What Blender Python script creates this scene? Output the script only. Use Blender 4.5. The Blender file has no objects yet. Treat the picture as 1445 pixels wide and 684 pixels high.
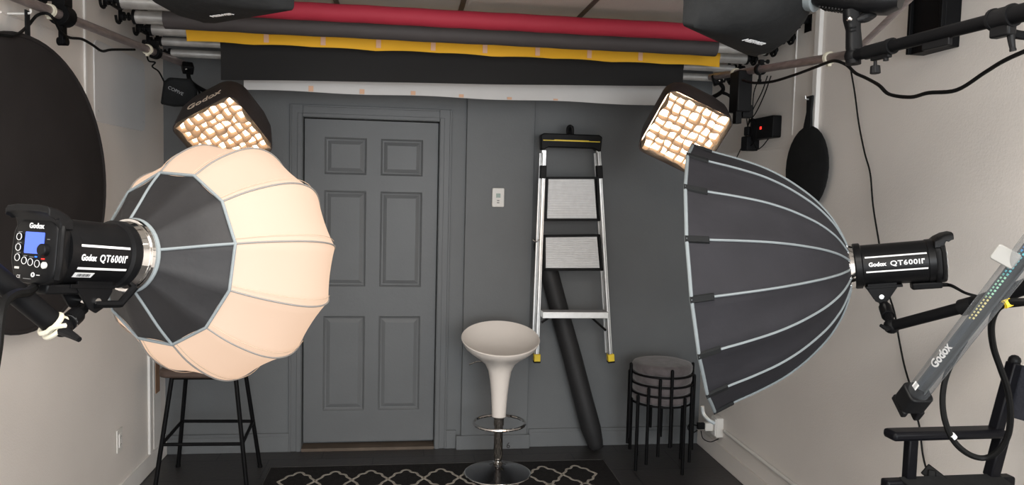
import bpy, math, random
from mathutils import Vector as V, Matrix as MX
random.seed(7)
PI = math.pi
rad = math.radians
sc = bpy.context.scene
COL = sc.collection

# ------------------------------------------------------------------ camera
F = 1080.0; CX = 722.5; CY = 342.0
EYE = V((0, 0, 1.64))
yaw, pit, rol = rad(7.75), rad(3.97), rad(1.4)
fw = V((math.sin(yaw)*math.cos(pit), math.cos(yaw)*math.cos(pit), -math.sin(pit)))
r0 = V((math.cos(yaw), -math.sin(yaw), 0)); u0 = r0.cross(fw)
RT = r0*math.cos(rol) + u0*math.sin(rol)
UP = u0*math.cos(rol) - r0*math.sin(rol)
cam_d = bpy.data.cameras.new('camera'); cam = bpy.data.objects.new('camera', cam_d); COL.objects.link(cam)
cam.matrix_world = MX(((RT.x, UP.x, -fw.x, EYE.x), (RT.y, UP.y, -fw.y, EYE.y), (RT.z, UP.z, -fw.z, EYE.z), (0, 0, 0, 1)))
cam_d.sensor_fit = 'HORIZONTAL'; cam_d.sensor_width = 36; cam_d.lens = 36*F/1445; cam_d.clip_start = 0.05
sc.camera = cam
def ray(px, py): return fw + RT*((px-CX)/F) - UP*((py-CY)/F)
def at(px, py, d): return EYE + ray(px, py)*d            # point seen at a pixel, d metres deep
def onY(px, py, Y):
    r = ray(px, py); return EYE + r*((Y-EYE.y)/r.y)
def onX(px, py, X):
    r = ray(px, py); return EYE + r*((X-EYE.x)/r.x)
def onZ(px, py, Z):
    r = ray(px, py); return EYE + r*((Z-EYE.z)/r.z)
DB = 4.75; H = 2.52; YN = -2.2
XL = onY(234, 643, DB).x; XR = onY(984, 632, DB).x

# ------------------------------------------------------------------ materials
MATS = {}
def mat(name, col, rough=0.6, metal=0.0, var=0.0, scale=6.0, bump=0.0, bscale=60.0, emis=None, est=0.0, spec=None, trans=0.0, sheen=0.0, stretch=None):
    if name in MATS: return MATS[name]
    m = bpy.data.materials.new(name); m.use_nodes = True
    nt = m.node_tree; b = nt.nodes['Principled BSDF']
    c = (col[0], col[1], col[2], 1)
    b.inputs['Base Color'].default_value = c
    b.inputs['Roughness'].default_value = rough; b.inputs['Metallic'].default_value = metal
    if spec is not None: b.inputs['Specular IOR Level'].default_value = spec
    if trans: b.inputs['Transmission Weight'].default_value = trans
    if sheen: b.inputs['Sheen Weight'].default_value = sheen
    tc = nt.nodes.new('ShaderNodeTexCoord'); mp = nt.nodes.new('ShaderNodeMapping')
    nt.links.new(tc.outputs['Object'], mp.inputs['Vector'])
    if stretch: mp.inputs['Scale'].default_value = stretch
    if var:
        n = nt.nodes.new('ShaderNodeTexNoise'); n.inputs['Scale'].default_value = scale; n.inputs['Detail'].default_value = 5
        nt.links.new(mp.outputs[0], n.inputs['Vector'])
        r = nt.nodes.new('ShaderNodeValToRGB')
        r.color_ramp.elements[0].position = .3; r.color_ramp.elements[1].position = .7
        r.color_ramp.elements[0].color = (*[x*(1-var) for x in col], 1)
        r.color_ramp.elements[1].color = (*[min(1, x*(1+var)) for x in col], 1)
        nt.links.new(n.outputs['Fac'], r.inputs['Fac']); nt.links.new(r.outputs['Color'], b.inputs['Base Color'])
    if bump:
        n2 = nt.nodes.new('ShaderNodeTexNoise'); n2.inputs['Scale'].default_value = bscale; n2.inputs['Detail'].default_value = 4
        nt.links.new(mp.outputs[0], n2.inputs['Vector'])
        bp = nt.nodes.new('ShaderNodeBump'); bp.inputs['Strength'].default_value = bump; bp.inputs['Distance'].default_value = .01
        nt.links.new(n2.outputs['Fac'], bp.inputs['Height']); nt.links.new(bp.outputs['Normal'], b.inputs['Normal'])
    if emis:
        b.inputs['Emission Color'].default_value = (*emis, 1); b.inputs['Emission Strength'].default_value = est
    MATS[name] = m; return m

GREY = mat('grey_wall_paint', (.130, .137, .141), .5, spec=.35, var=.05, scale=3, bump=.08, bscale=90)
GREYD = mat('grey_door_paint', (.124, .130, .134), .45, spec=.35, var=.04, scale=4, bump=.06, bscale=70)
WALL = mat('off_white_wall_paint', (.78, .735, .69), .62, var=.03, scale=2.5, bump=.12, bscale=140)
TRIM = mat('white_trim_paint', (.82, .80, .77), .45, var=.03)
PATCH = mat('white_panel_paint', (.72, .715, .71), .35, var=.02)
BLACKM = mat('black_satin_metal', (.0045, .0045, .005), .5, spec=.10, var=.1, scale=20)
BLACKP = mat('black_plastic', (.007, .007, .0075), .45, spec=.13, var=.1, scale=20)
BODY = mat('black_lamp_housing', (.006, .006, .0065), .35, spec=.18, var=.1, scale=20)
RUBBER = mat('black_rubber', (.005, .005, .005), .55, spec=.12, var=.1, scale=20)
CLOTH = mat('black_fabric', (.014, .0145, .015), .85, var=.15, scale=14, bump=.35, bscale=25, spec=.15)
CLOTHB = mat('dark_softbox_fabric', (.019, .018, .0215), .8, var=.12, scale=9, bump=.3, bscale=14, spec=.3)
CLOTHL = mat('black_backdrop_fabric', (.028, .025, .025), .9, var=.12, scale=5, bump=.3, bscale=8, spec=.2)
BROWNC = mat('brown_black_softbox_nylon', (.035, .027, .026), .6, var=.12, scale=10, bump=.3, bscale=15)
PIPE = mat('pale_piping', (.21, .235, .245), .6, spec=.2, var=.05, scale=30)
CHROME = mat('polished_chrome', (.80, .78, .76), .08, metal=1.0)
ALU = mat('brushed_aluminium', (.72, .72, .71), .32, metal=.75, var=.06, scale=30)
ALUT = mat('ribbed_aluminium_tread', (.80, .81, .82), .42, metal=.25, var=.05, scale=30)
STEELP = mat('weathered_steel_pipe', (.32, .27, .26), .38, metal=.55, var=.25, scale=14, stretch=(1, 1, 6))
CARD = mat('silver_core_tube', (.55, .54, .52), .33, metal=.55, var=.2, scale=12)
YEL = mat('yellow_plastic', (.80, .58, .03), .45, var=.04)
WHITEP = mat('white_plastic', (.72, .70, .66), .4, var=.02)
IVORY = mat('ivory_zip_tie', (.66, .62, .50), .45, var=.04)
INK = mat('white_print', (.78, .78, .78), .5, var=.02)
INKB = mat('black_print', (.02, .02, .02), .5, var=.02)
BOMBO = mat('cream_gloss_abs', (.72, .67, .62), .30, var=.015)
VELV = mat('taupe_grey_velvet', (.10, .086, .088), .8, var=.3, scale=18, bump=.2, bscale=40, sheen=.3)
BROWNS = mat('brown_stool_seat', (.07, .045, .035), .6, var=.15)
CHAIRW = mat('black_painted_wood', (.005, .005, .0065), .42, spec=.13, var=.12, scale=14, stretch=(1, 8, 8))
WOOD = mat('raw_wood_edge', (.30, .17, .10), .7, var=.2)
DOORB = mat('bare_wood_threshold', (.10, .075, .055), .7, var=.2)

def lampmat(name, base, em, st, rough=.7):
    return mat(name, base, rough, emis=em, est=st, var=.02)
LANT = lampmat('glowing_lantern_cloth', (.14, .125, .11), (1.0, .66, .45), .74)
GLOW = lampmat('glowing_white_diffuser', (.8, .78, .74), (1.0, .74, .50), 5.0)
GLOW2 = lampmat('glowing_dish_diffuser', (.8, .78, .74), (1.0, .74, .55), 3.6)
EGG = mat('tan_grid_cloth', (.42, .31, .21), .7, var=.1, scale=30, bump=.3, bscale=50)
LCD = lampmat('blue_lcd', (.02, .03, .1), (.10, .20, 1.0), 1.3, .3)
REDL = lampmat('red_led', (.2, 0, 0), (1, .03, .02), 2.0)
BLUL = lampmat('blue_led', (0, .02, .3), (.02, .15, 1), 3.0)
# clear tube
def glassmat():
    m = bpy.data.materials.new('clear_smoked_tube'); m.use_nodes = True; nt = m.node_tree
    b = nt.nodes['Principled BSDF']; out = nt.nodes['Material Output']
    b.inputs['Base Color'].default_value = (.20, .21, .22, 1); b.inputs['Roughness'].default_value = .12
    t = nt.nodes.new('ShaderNodeBsdfTransparent'); t.inputs['Color'].default_value = (.93, .94, .95, 1)
    mx = nt.nodes.new('ShaderNodeMixShader'); lw = nt.nodes.new('ShaderNodeLayerWeight'); lw.inputs['Blend'].default_value = .25
    mr = nt.nodes.new('ShaderNodeMapRange'); mr.inputs['To Min'].default_value = .06; mr.inputs['To Max'].default_value = .7
    nt.links.new(lw.outputs['Facing'], mr.inputs['Value']); nt.links.new(mr.outputs[0], mx.inputs['Fac'])
    nt.links.new(t.outputs[0], mx.inputs[1]); nt.links.new(b.outputs[0], mx.inputs[2]); nt.links.new(mx.outputs[0], out.inputs['Surface'])
    return m
GLASS = glassmat()
# floor: dark plank tiles
def floormat():
    m = mat('black_slate_tile', (.020, .019, .019), .42); nt = m.node_tree; b = nt.nodes['Principled BSDF']
    tc = nt.nodes.new('ShaderNodeTexCoord'); mp = nt.nodes.new('ShaderNodeMapping'); mp.inputs['Location'].default_value = (.13, .1, 0)
    br = nt.nodes.new('ShaderNodeTexBrick'); br.inputs['Scale'].default_value = 1; br.inputs['Brick Width'].default_value = .61; br.inputs['Row Height'].default_value = .305
    br.inputs['Mortar Size'].default_value = .004; br.inputs['Color1'].default_value = (.046, .043, .043, 1); br.inputs['Color2'].default_value = (.040, .038, .038, 1); br.inputs['Mortar'].default_value = (.012, .012, .012, 1)
    n = nt.nodes.new('ShaderNodeTexNoise'); n.inputs['Scale'].default_value = 40; n.inputs['Detail'].default_value = 6
    mx = nt.nodes.new('ShaderNodeMixRGB'); mx.blend_type = 'MULTIPLY'; mx.inputs['Fac'].default_value = .35
    nt.links.new(tc.outputs['Object'], mp.inputs[0]); nt.links.new(mp.outputs[0], br.inputs['Vector']); nt.links.new(mp.outputs[0], n.inputs['Vector'])
    nt.links.new(br.outputs['Color'], mx.inputs[1]); nt.links.new(n.outputs['Color'], mx.inputs[2]); nt.links.new(mx.outputs[0], b.inputs['Base Color'])
    bp = nt.nodes.new('ShaderNodeBump'); bp.inputs['Strength'].default_value = .3; bp.inputs['Distance'].default_value = .004
    nt.links.new(n.outputs['Fac'], bp.inputs['Height']); nt.links.new(bp.outputs[0], b.inputs['Normal'])
    return m
FLOOR = floormat()
CEIL = mat('ceiling_tile', (.62, .58, .53), .85, var=.06, scale=4, bump=.5, bscale=180)
TBAR = mat('brown_ceiling_grid', (.10, .08, .07), .5, var=.1)
RUG = mat('charcoal_rug_pile', (.020, .019, .019), .95, var=.25, scale=60, bump=.6, bscale=220, spec=.1)
RUGL = mat('cream_rug_pile', (.52, .48, .42), .95, var=.12, scale=60, bump=.5, bscale=220, spec=.1)

# ------------------------------------------------------------------ mesh helper
def frame(o, z, up=V((0, 0, 1))):
    z = z.normalized(); x = up.cross(z)
    if x.length < 1e-5: x = V((1, 0, 0)).cross(z)
    x.normalize(); y = z.cross(x)
    return MX(((x.x, y.x, z.x, o.x), (x.y, y.y, z.y, o.y), (x.z, y.z, z.z, o.z), (0, 0, 0, 1)))
def smoothpath(pts, k=6):
    pts = [V(p) for p in pts]
    if len(pts) < 3: return pts
    out = []; P = [pts[0]*2-pts[1]] + pts + [pts[-1]*2-pts[-2]]
    for i in range(1, len(P)-2):
        a, b, c, d = P[i-1], P[i], P[i+1], P[i+2]
        for j in range(k):
            t = j/k
            out.append(.5*((2*b)+(c-a)*t+(2*a-5*b+4*c-d)*t*t+(3*b-a-3*c+d)*t**3))
    out.append(pts[-1]); return out
class MB:
    def __init__(s): s.v = []; s.f = []
    def add(s, vs, fs):
        n = len(s.v); s.v += [V(p) for p in vs]; s.f += [tuple(i+n for i in f) for f in fs]; return s
    def box(s, c, d, M=None):
        x, y, z = d[0]/2, d[1]/2, d[2]/2
        vs = [V((a*x, b*y, e*z)) + V(c) for a in (-1, 1) for b in (-1, 1) for e in (-1, 1)]
        if M: vs = [M @ p for p in vs]
        return s.add(vs, [(0, 1, 3, 2), (4, 6, 7, 5), (0, 4, 5, 1), (2, 3, 7, 6), (0, 2, 6, 4), (1, 5, 7, 3)])
    def box2(s, a, b):
        a = V(a); b = V(b); return s.box((a+b)/2, [abs(q) for q in (b-a)])
    def loops(s, L, cap=True, close=False):
        n = len(L[0]); vs = [p for l in L for p in l]; fs = []
        m = len(L)
        for i in range(m if close else m-1):
            for j in range(n):
                a = i*n+j; b = i*n+(j+1) % n; c = ((i+1) % m)*n+(j+1) % n; d = ((i+1) % m)*n+j
                fs.append((a, b, c, d))
        if cap and not close:
            fs.append(tuple(range(n-1, -1, -1))); fs.append(tuple(range((m-1)*n, m*n)))
        return s.add(vs, fs)
    def cyl(s, p0, p1, r0, r1=None, n=20, cap=True):
        p0 = V(p0); p1 = V(p1); r1 = r0 if r1 is None else r1
        M = frame(p0, p1-p0); L = (p1-p0).length
        return s.loops([[M @ V((r*math.cos(2*PI*j/n), r*math.sin(2*PI*j/n), z)) for j in range(n)] for r, z in ((r0, 0), (r1, L))], cap)
    def tube(s, pts, r, n=8, smooth=True, close=False, k=6):
        P = smoothpath(pts, k) if smooth and not close else [V(p) for p in pts]
        m = len(P); L = []; x = None
        for i in range(m):
            t = (P[(i+1) % m]-P[i-1]) if (close or 0 < i < m-1) else (P[1]-P[0] if i == 0 else P[-1]-P[-2])
            t.normalize()
            if x is None:
                x = t.orthogonal().normalized()
            x = (x - t*x.dot(t)).normalized(); y = t.cross(x)
            rr = r(i/(m-1)) if callable(r) else r
            L.append([P[i]+x*(rr*math.cos(2*PI*j/n))+y*(rr*math.sin(2*PI*j/n)) for j in range(n)])
        return s.loops(L, not close, close)
    def ring(s, c, ax, R, r, n=40, k=8):
        M = frame(V(c), V(ax)); return s.tube([M @ V((R*math.cos(2*PI*i/n), R*math.sin(2*PI*i/n), 0)) for i in range(n)], r, k, close=True)
    def lathe(s, prof, n=40, M=None, cap=True):
        M = M or MX(); return s.loops([[M @ V((max(r, 1e-4)*math.cos(2*PI*j/n), max(r, 1e-4)*math.sin(2*PI*j/n), z)) for j in range(n)] for r, z in prof], cap)
    def prism(s, poly, z0, z1, M=None):
        M = M or MX(); return s.loops([[M @ V((x, y, z)) for x, y in poly] for z in (z0, z1)])
    def sphere(s, c, r, n=16, sc=(1, 1, 1), M=None):
        k = n//2; L = []
        for i in range(k+1):
            a = PI*i/k; q = max(math.sin(a), 1e-3)
            L.append([V(c)+V((r*sc[0]*q*math.cos(2*PI*j/n), r*sc[1]*q*math.sin(2*PI*j/n), -r*sc[2]*math.cos(a))) for j in range(n)])
        if M: L = [[M @ p for p in l] for l in L]
        return s.loops(L)
    def xf(s, M): s.v = [M @ p for p in s.v]; return s
def rrect(w, h, r, k=5):
    P = []
    for cx, cy, a0 in ((w/2-r, h/2-r, 0), (-w/2+r, h/2-r, 90), (-w/2+r, -h/2+r, 180), (w/2-r, -h/2+r, 270)):
        for i in range(k+1):
            a = rad(a0+90*i/k); P.append((cx+r*math.cos(a), cy+r*math.sin(a)))
    return P

WM = {}
def obj(name, mb, m, parent=None, world=True, bevel=0, sharp=35, label=None, stuff=False, segs=2):
    vs = mb.v
    if parent is not None:
        if world:
            I = WM[parent.name].inverted(); vs = [I @ p for p in vs]
        org = None
    else:
        xs = [p.x for p in vs]; ys = [p.y for p in vs]; zs = [p.z for p in vs]
        org = V(((min(xs)+max(xs))/2, (min(ys)+max(ys))/2, min(zs)))
        vs = [p-org for p in vs]
    me = bpy.data.meshes.new(name); me.from_pydata([tuple(p) for p in vs], [], mb.f); me.validate(); me.update()
    import bmesh
    bm = bmesh.new(); bm.from_mesh(me); bmesh.ops.recalc_face_normals(bm, faces=bm.faces); bm.to_mesh(me); bm.free()
    me.shade_smooth(); me.set_sharp_from_angle(angle=rad(sharp))
    me.materials.append(m)
    o = bpy.data.objects.new(name, me); COL.objects.link(o)
    if parent is not None: o.parent = parent; WM[o.name] = WM[parent.name]
    else: o.location = org; WM[o.name] = MX.Translation(org)
    if bevel:
        b = o.modifiers.new('bevel', 'BEVEL'); b.width = bevel; b.segments = segs; b.limit_method = 'ANGLE'; b.angle_limit = rad(40)
    if label: o['label'] = label
    if stuff: o['kind'] = 'stuff'
    return o
def tag(o, label, cat, group=None):
    o['label'] = label; o['category'] = cat
    if group: o['group'] = group
    return o
def thing(name, label, cat, M, group=None):
    if isinstance(M, V): M = MX.Translation(M)
    o = bpy.data.objects.new(name, None); o.empty_display_size = .05; COL.objects.link(o)
    o.matrix_basis = M; WM[o.name] = M.copy()
    return tag(o, label, cat, group)
def struct(name, mb, m, **k):
    o = obj(name, mb, m, **k); o['kind'] = 'structure'; return o
def copy_tree(o, M=None, label=None, parent=None):
    c = o.copy(); COL.objects.link(c)
    if parent: c.parent = parent
    if M is not None: c.matrix_basis = M; WM[c.name] = M.copy()
    if label: c['label'] = label
    for ch in list(o.children): copy_tree(ch, parent=c)
    return c
def text(s, h, ext=.0006, bold=.0, fn=None, spacing=1.0, shear=0):
    """lettering mesh: height h, left-aligned at x=0, centred on y=0; fn maps (x,y,z)"""
    c = bpy.data.curves.new('t', 'FONT'); c.body = s; c.size = h/.7; c.extrude = ext; c.offset = bold; c.space_character = spacing; c.shear = shear; c.resolution_u = 3
    o = bpy.data.objects.new('t', c); COL.objects.link(o)
    dg = bpy.context.evaluated_depsgraph_get(); me = bpy.data.meshes.new_from_object(o.evaluated_get(dg))
    mb = MB(); vs = [v.co.copy() for v in me.vertices]; vs = [V((p.x, p.y-h/2, p.z)) for p in vs]
    w = max(p.x for p in vs)
    if fn: vs = [fn(p) for p in vs]
    mb.add(vs, [tuple(p.vertices) for p in me.polygons])
    bpy.data.objects.remove(o); bpy.data.curves.remove(c); bpy.data.meshes.remove(me)
    return mb, w

# ================================================================== SETTING
mb = MB().box2((XL-.15, YN, -.1), (XR+.15, DB+.15, 0)); struct('floor', mb, FLOOR)
# ceiling with grid
c = MB().box2((XL-.15, YN, H), (XR+.15, DB+.15, H+.1)); ce = struct('ceiling', c, CEIL)
g = MB(); tx = onZ(652, 8, H).x
x = tx - 5*.6
while x < XR:
    if x > XL: g.box2((x-.012, YN, H-.006), (x+.012, DB, H+.001))
    x += .6
y = DB-.35
while y > YN: g.box2((XL, y-.012, H-.0055), (XR, y+.012, H+.001)); y -= 1.2
gr = obj('ceiling_grid', g, TBAR, ce, label='brown metal ceiling grid bars')
# door position
dx0, dx1 = onY(428, 400, DB).x, onY(615, 400, DB).x
dzt = onY(525, 170, DB).z
wb = MB()
wb.box2((XL-.15, DB, 0), (dx0-.006, DB+.12, H)); wb.box2((dx1+.006, DB, 0), (XR+.15, DB+.12, H)); wb.box2((dx0-.006, DB, dzt+.006), (dx1+.006, DB+.12, H))
wb.box2((dx0-.006, DB+.1, 0), (dx1+.006, DB+.12, dzt+.006))
struct('wall_back', wb, GREY)
struct('wall_left', MB().box2((XL-.12, YN, 0), (XL, DB+.12, H)), WALL)
struct('wall_right', MB().box2((XR, YN, 0), (XR+.12, DB+.12, H)), WALL)
# pilaster
px0, px1 = onY(654, 400, DB).x, onY(748, 400, DB).x
struct('trim_1', MB().box2((px0, DB-.035, 0), (px1, DB, H)), GREY, bevel=.003)
b0, b1 = px0-.03, px1+.015
bz = onY(695, 614, DB-.05).z
base6 = struct('trim_2', MB().box2((b0, DB-.05, 0), (b1, DB-.035, bz)), GREY, bevel=.003)
p6 = onY(717, 628, DB-.051)
t6, w6 = text('6', .036, .0004, .0008, lambda p: p6 + V((p.x-.012, -p.z, p.y)))
obj('lettering', t6, INKB, base6, label='small black figure 6')
# door
door = struct('door_1', MB().box2((dx0, DB+.045, .045), (dx1, DB+.085, dzt)), GREYD)
dm = MB(); dw = dx1-dx0
rows = [(195, 247), (270, 405), (447, 580)]
cols = [(456, 515), (535, 594)]
fr = MB()
# rails and stiles standing proud of the recessed panels
zr = [(onY(525, a, DB).z, onY(525, b, DB).z) for a, b in rows]
xc = [(onY(a, 400, DB).x, onY(b, 400, DB).x) for a, b in cols]
y0, y1 = DB+.030, DB+.046
xs = [dx0] + [q for p in xc for q in p] + [dx1]
for i in (0, 2, 4): fr.box2((xs[i], y0, .045), (xs[i+1], y1, dzt))
zz = [dzt] + [q for p in zr for q in p] + [.045]
for i in (0, 2, 4, 6):
    for (a, b) in xc: fr.box2((a, y0, zz[i+1]), (b, y1, zz[i]))
obj('door_frame_rails', fr, GREYD, door)
for (zt, zb) in zr:
    for (a, b) in xc:
        pm = MB(); k = .026
        L = []
        for ins, yy in ((.0005, y1-.001), (.001, y0+.001), (.012, y0+.009), (.018, y0+.010), (.022, y0+.0085), (.040, y0+.003)):
            L.append([V((a+ins, yy, zb+ins)), V((b-ins, yy, zb+ins)), V((b-ins, yy, zt-ins)), V((a+ins, yy, zt-ins))])
        pm.loops(L); obj('door_panel', pm, GREYD, door, sharp=15)
obj('threshold', MB().box2((dx0-.005, DB-.02, 0), (dx1+.005, DB+.09, .018)), DOORB, door, label='dark bare wood threshold')
# jamb and casing
jx0, jx1 = dx0-.006, dx1+.006
cs = MB()
w = .075
for s, xx in ((-1, jx0), (1, jx1)):
    cs.box2((xx, DB-.012, 0), (xx+s*w, DB, dzt+.006+w)); cs.box2((xx+s*.004, DB-.02, 0), (xx+s*.03, DB-.012, dzt+.03)); cs.box2((xx+s*(w-.012), DB-.018, 0), (xx+s*w, DB-.012, dzt+.006+w))
cs.box2((jx0, DB-.0125, dzt+.006), (jx1, DB-.0005, dzt+.006+w)); cs.box2((jx0, DB-.0205, dzt+.008), (jx1, DB-.0125, dzt+.03)); cs.box2((jx0, DB-.0185, dzt+w-.006), (jx1, DB-.0125, dzt+.006+w))
struct('trim_3', cs, GREYD, bevel=.002)
# baseboards
bh = .115
bb = MB()
for a, b in ((XL, jx0-w), (jx1+w, b0), (b1, XR)): bb.box2((a, DB-.014, 0), (b, DB, bh)); bb.box2((a, DB-.018, 0), (b, DB-.014, bh-.02))
struct('baseboard_back', bb, GREY, bevel=.002)
struct('baseboard_left', MB().box2((XL, YN, 0), (XL+.014, DB-.02, .105)), TRIM, bevel=.004)
struct('baseboard_right', MB().box2((XR-.014, YN, 0), (XR, DB-.02, .11)), WALL, bevel=.004)
# left wall strips
pa = onX(213, 560, XL+.012); 
struct('trim_4', MB().box2((XL, pa.y-.02, .105), (XL+.014, pa.y+.02, 1.2)), TRIM, bevel=.003)
struct('trim_5', MB().box2((XL, pa.y+.07, .105), (XL+.006, DB-.10, .66)), TRIM, bevel=.001)
struct('trim_6', MB().box2((XL+.0055, DB-.20, .42), (XL+.0095, DB-.13, .78)), WOOD, bevel=.001)
pa = onX(123, 100, XL+.012)
struct('trim_7', MB().box2((XL, pa.y-.011, 1.55), (XL+.010, pa.y+.011, H)), TRIM, bevel=.003)
pa = onX(1150, 110, XR-.02); zb = onX(1147, 199, XR-.02).z
struct('trim_8', MB().box2((XR-.022, pa.y-.02, zb), (XR, pa.y+.02, H)), TRIM, bevel=.003)
pc = onX(1119, 145, XR-.006)
zc = onX(1112, 205, XR-.006).z
struct('trim_9', MB().box2((XR-.006, pc.y-.005, zc+.05), (XR, pc.y+.005, H)), TRIM, bevel=.002)
struct('trim_10', MB().box2((XR-.008, pa.y-.02, zc-.012), (XR, DB-.01, zc)), WALL, bevel=.002)
# wood ceiling moulding line of the left wall
la, lb = onX(0, 17, XL), onX(108, 53, XL)
struct('trim_11', MB().cyl(la+V((.002, 0, 0)), lb+V((.002, 0, 0)), .004, n=6), WALL)

# access panel on left wall
A = [onX(x_, y_, XL) for x_, y_ in ((128, 70), (203, 100), (204, 186), (133, 171))]
yc = (A[0].y+A[1].y+A[2].y+A[3].y)/4; zz0 = (A[2].z+A[3].z)/2; zz1 = (A[0].z+A[1].z)/2+.05
hw = (A[2].y-A[3].y)/2
Mp = frame(V((XL, yc, (zz0+zz1)/2)), V((1, 0, 0)))
ap = thing('access_panel', 'flat white rounded access panel screwed to the left wall above the glowing lantern', 'wall panel', Mp)
obj('panel', MB().prism(rrect(hw*2, zz1-zz0, .045), .0005, .007), PATCH, ap, world=False, bevel=.002)
for sx in (-1, 1):
    for sz in (-1, 1):
        obj('screw', MB().cyl((sx*(hw-.035), sz*((zz1-zz0)/2-.05), .006), (sx*(hw-.035), sz*((zz1-zz0)/2-.05), .0095), .006, n=12), ALU, ap, world=False)

# wall outlets
def outlet_cover(name, label, P, nrm, w=.072, h=.118, double=True):
    M = frame(P, nrm); t = thing(name, label, 'wall outlet', M)
    pl = obj('cover_plate', MB().prism(rrect(w, h, .006), .0005, .007), WHITEP, t, world=False, bevel=.0015)
    obj('socket', MB().prism(rrect(w*.46, h*.58, .003), .006, .0105), TRIM, t, world=False)
    for yy in (.02, -.02):
        for s in (MB().box((-.006, yy, .0108), (.002, .009, .001)), MB().box((.006, yy, .0108), (.002, .007, .001)), MB().cyl((0, yy-.009, .0103), (0, yy-.009, .0113), .0022, n=8)):
            obj('socket_slot', s, INKB, t, world=False)
    return t
outlet_cover('wall_outlet', 'white rectangular outlet cover low on the left wall beside the black bar stool', onX(167.5, 621, XL+.003), V((1, 0, 0)))

# thermostat
Pth = onY(702.5, 278.5, DB-.036); Mt = frame(Pth, V((0, -1, 0)))
th = thing('thermostat', 'small cream thermostat with green display on the grey pilaster right of the door', 'thermostat', Mt)
obj('housing', MB().prism(rrect(.076, .118, .008), 0, .022), WHITEP, th, world=False, bevel=.004)
obj('display', MB().box((-.0, .012, .0225), (.027, .026, .002)), mat('green_lcd', (.16, .24, .20), .3), th, world=False, label='grey green display')
for k in (0, 1): obj('button', MB().prism(rrect(.016, .006, .0025), .0215, .0245, MX.Translation((0, -.019-k*.013, 0))), mat('grey_button', (.2, .2, .19), .5), th, world=False)

# ================================================================== RUG
ra, rb = onZ(381, 658, .012), onZ(853, 648.5, .012)
ry1 = (ra.y+rb.y)/2; rx0, rx1 = ra.x, rb.x
rug = thing('area_rug', 'charcoal rug with cream quatrefoil trellis on the dark floor before the door', 'rug', V(((rx0+rx1)/2, ry1-.9, 0)))
obj('pile', MB().box2((rx0, ry1-1.75, .0005), (rx1, ry1, .012)), RUG, rug, bevel=.004)
q = [(0, .5), (.06, .485), (.11, .44), (.135, .38), (.17, .345), (.24, .335), (.30, .30), (.33, .24), (.345, .18), (.38, .14), (.43, .09), (.5, 0)]
sw = (onZ(822, 676, .012).x-onZ(420, 675, .012).x)/8.0; sh = .27
ycen = onZ(600, 662, .012).y - sh/2
mot = MB()
X0 = onZ(420, 675, .012).x
def ribbon(pts, w=.0135, z0=.0122, z1=.0137):
    for a, b in zip(pts[:-1], pts[1:]):
        a = V(a); b = V(b); d = (b-a).normalized(); n = V((-d.y, d.x)); e = d*.003
        c4 = [a-e+n*w/2, b+e+n*w/2, b+e-n*w/2, a-e-n*w/2]
        mot.loops([[V((p.x, p.y, z)) for p in c4] for z in (z0, z1)])
for i in range(9):
    for j in range(6):
        cx_, cy_ = X0+i*sw, ycen-j*sh
        for sx in (-1, 1):
            for sy in (-1, 1):
                ribbon([(cx_+sx*a*sw, cy_+sy*b*sh) for a, b in q])
obj('trellis_pattern', mot, RUGL, rug, label='cream quatrefoil trellis lines')
bd = MB()
for a, b in (((rx0+.012, ry1-.0), (rx1-.012, ry1-.006)), ):
    bd.box2((a[0], a[1], .0118), (b[0], b[1], .013))
for xx in (rx0+.004, rx1-.008): bd.box2((xx, ry1-1.74, .0118), (xx+.004, ry1-.004, .013))
obj('edge_binding', bd, mat('grey_binding', (.07, .068, .065), .9), rug)

# ================================================================== BACKDROP ROLLS
def shx(px, py, Y): return onY(px, py, Y).x
rolls = [
 # kind words, mat, Y, z pixel (x=640), paper px L,R ; tube X ends ; r paper, r tube
 ('red', (.36, .018, .04), 3.62, 27, 232, 1030, .040, .032),
 ('charcoal grey', (.062, .054, .054), 3.80, 47, 233, 1010, .047, .030),
 ('yellow', (.80, .42, .012), 4.03, 62, 265, 1013, .036, .030),
 ('black', (.007, .0065, .0065), 4.18, 78, 313, 962, .036, .021),
 ('white', (.62, .61, .60), 4.33, 93, 345, 958, .030, .021)]
RP = []
lab = {'red': 'thick crimson red paper backdrop roll, nearest of the ceiling rolls',
 'charcoal grey': 'charcoal grey paper backdrop roll between the red and the yellow roll',
 'yellow': 'yellow paper backdrop roll with beige tape patches hanging under the ceiling',
 'black': 'black paper backdrop roll with a wide hanging black sheet',
 'white': 'white paper backdrop roll with drooping taped sheet, rearmost and nearest the door'}
TAPE = mat('beige_masking_tape', (.72, .44, .29), .7, var=.05)
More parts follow.
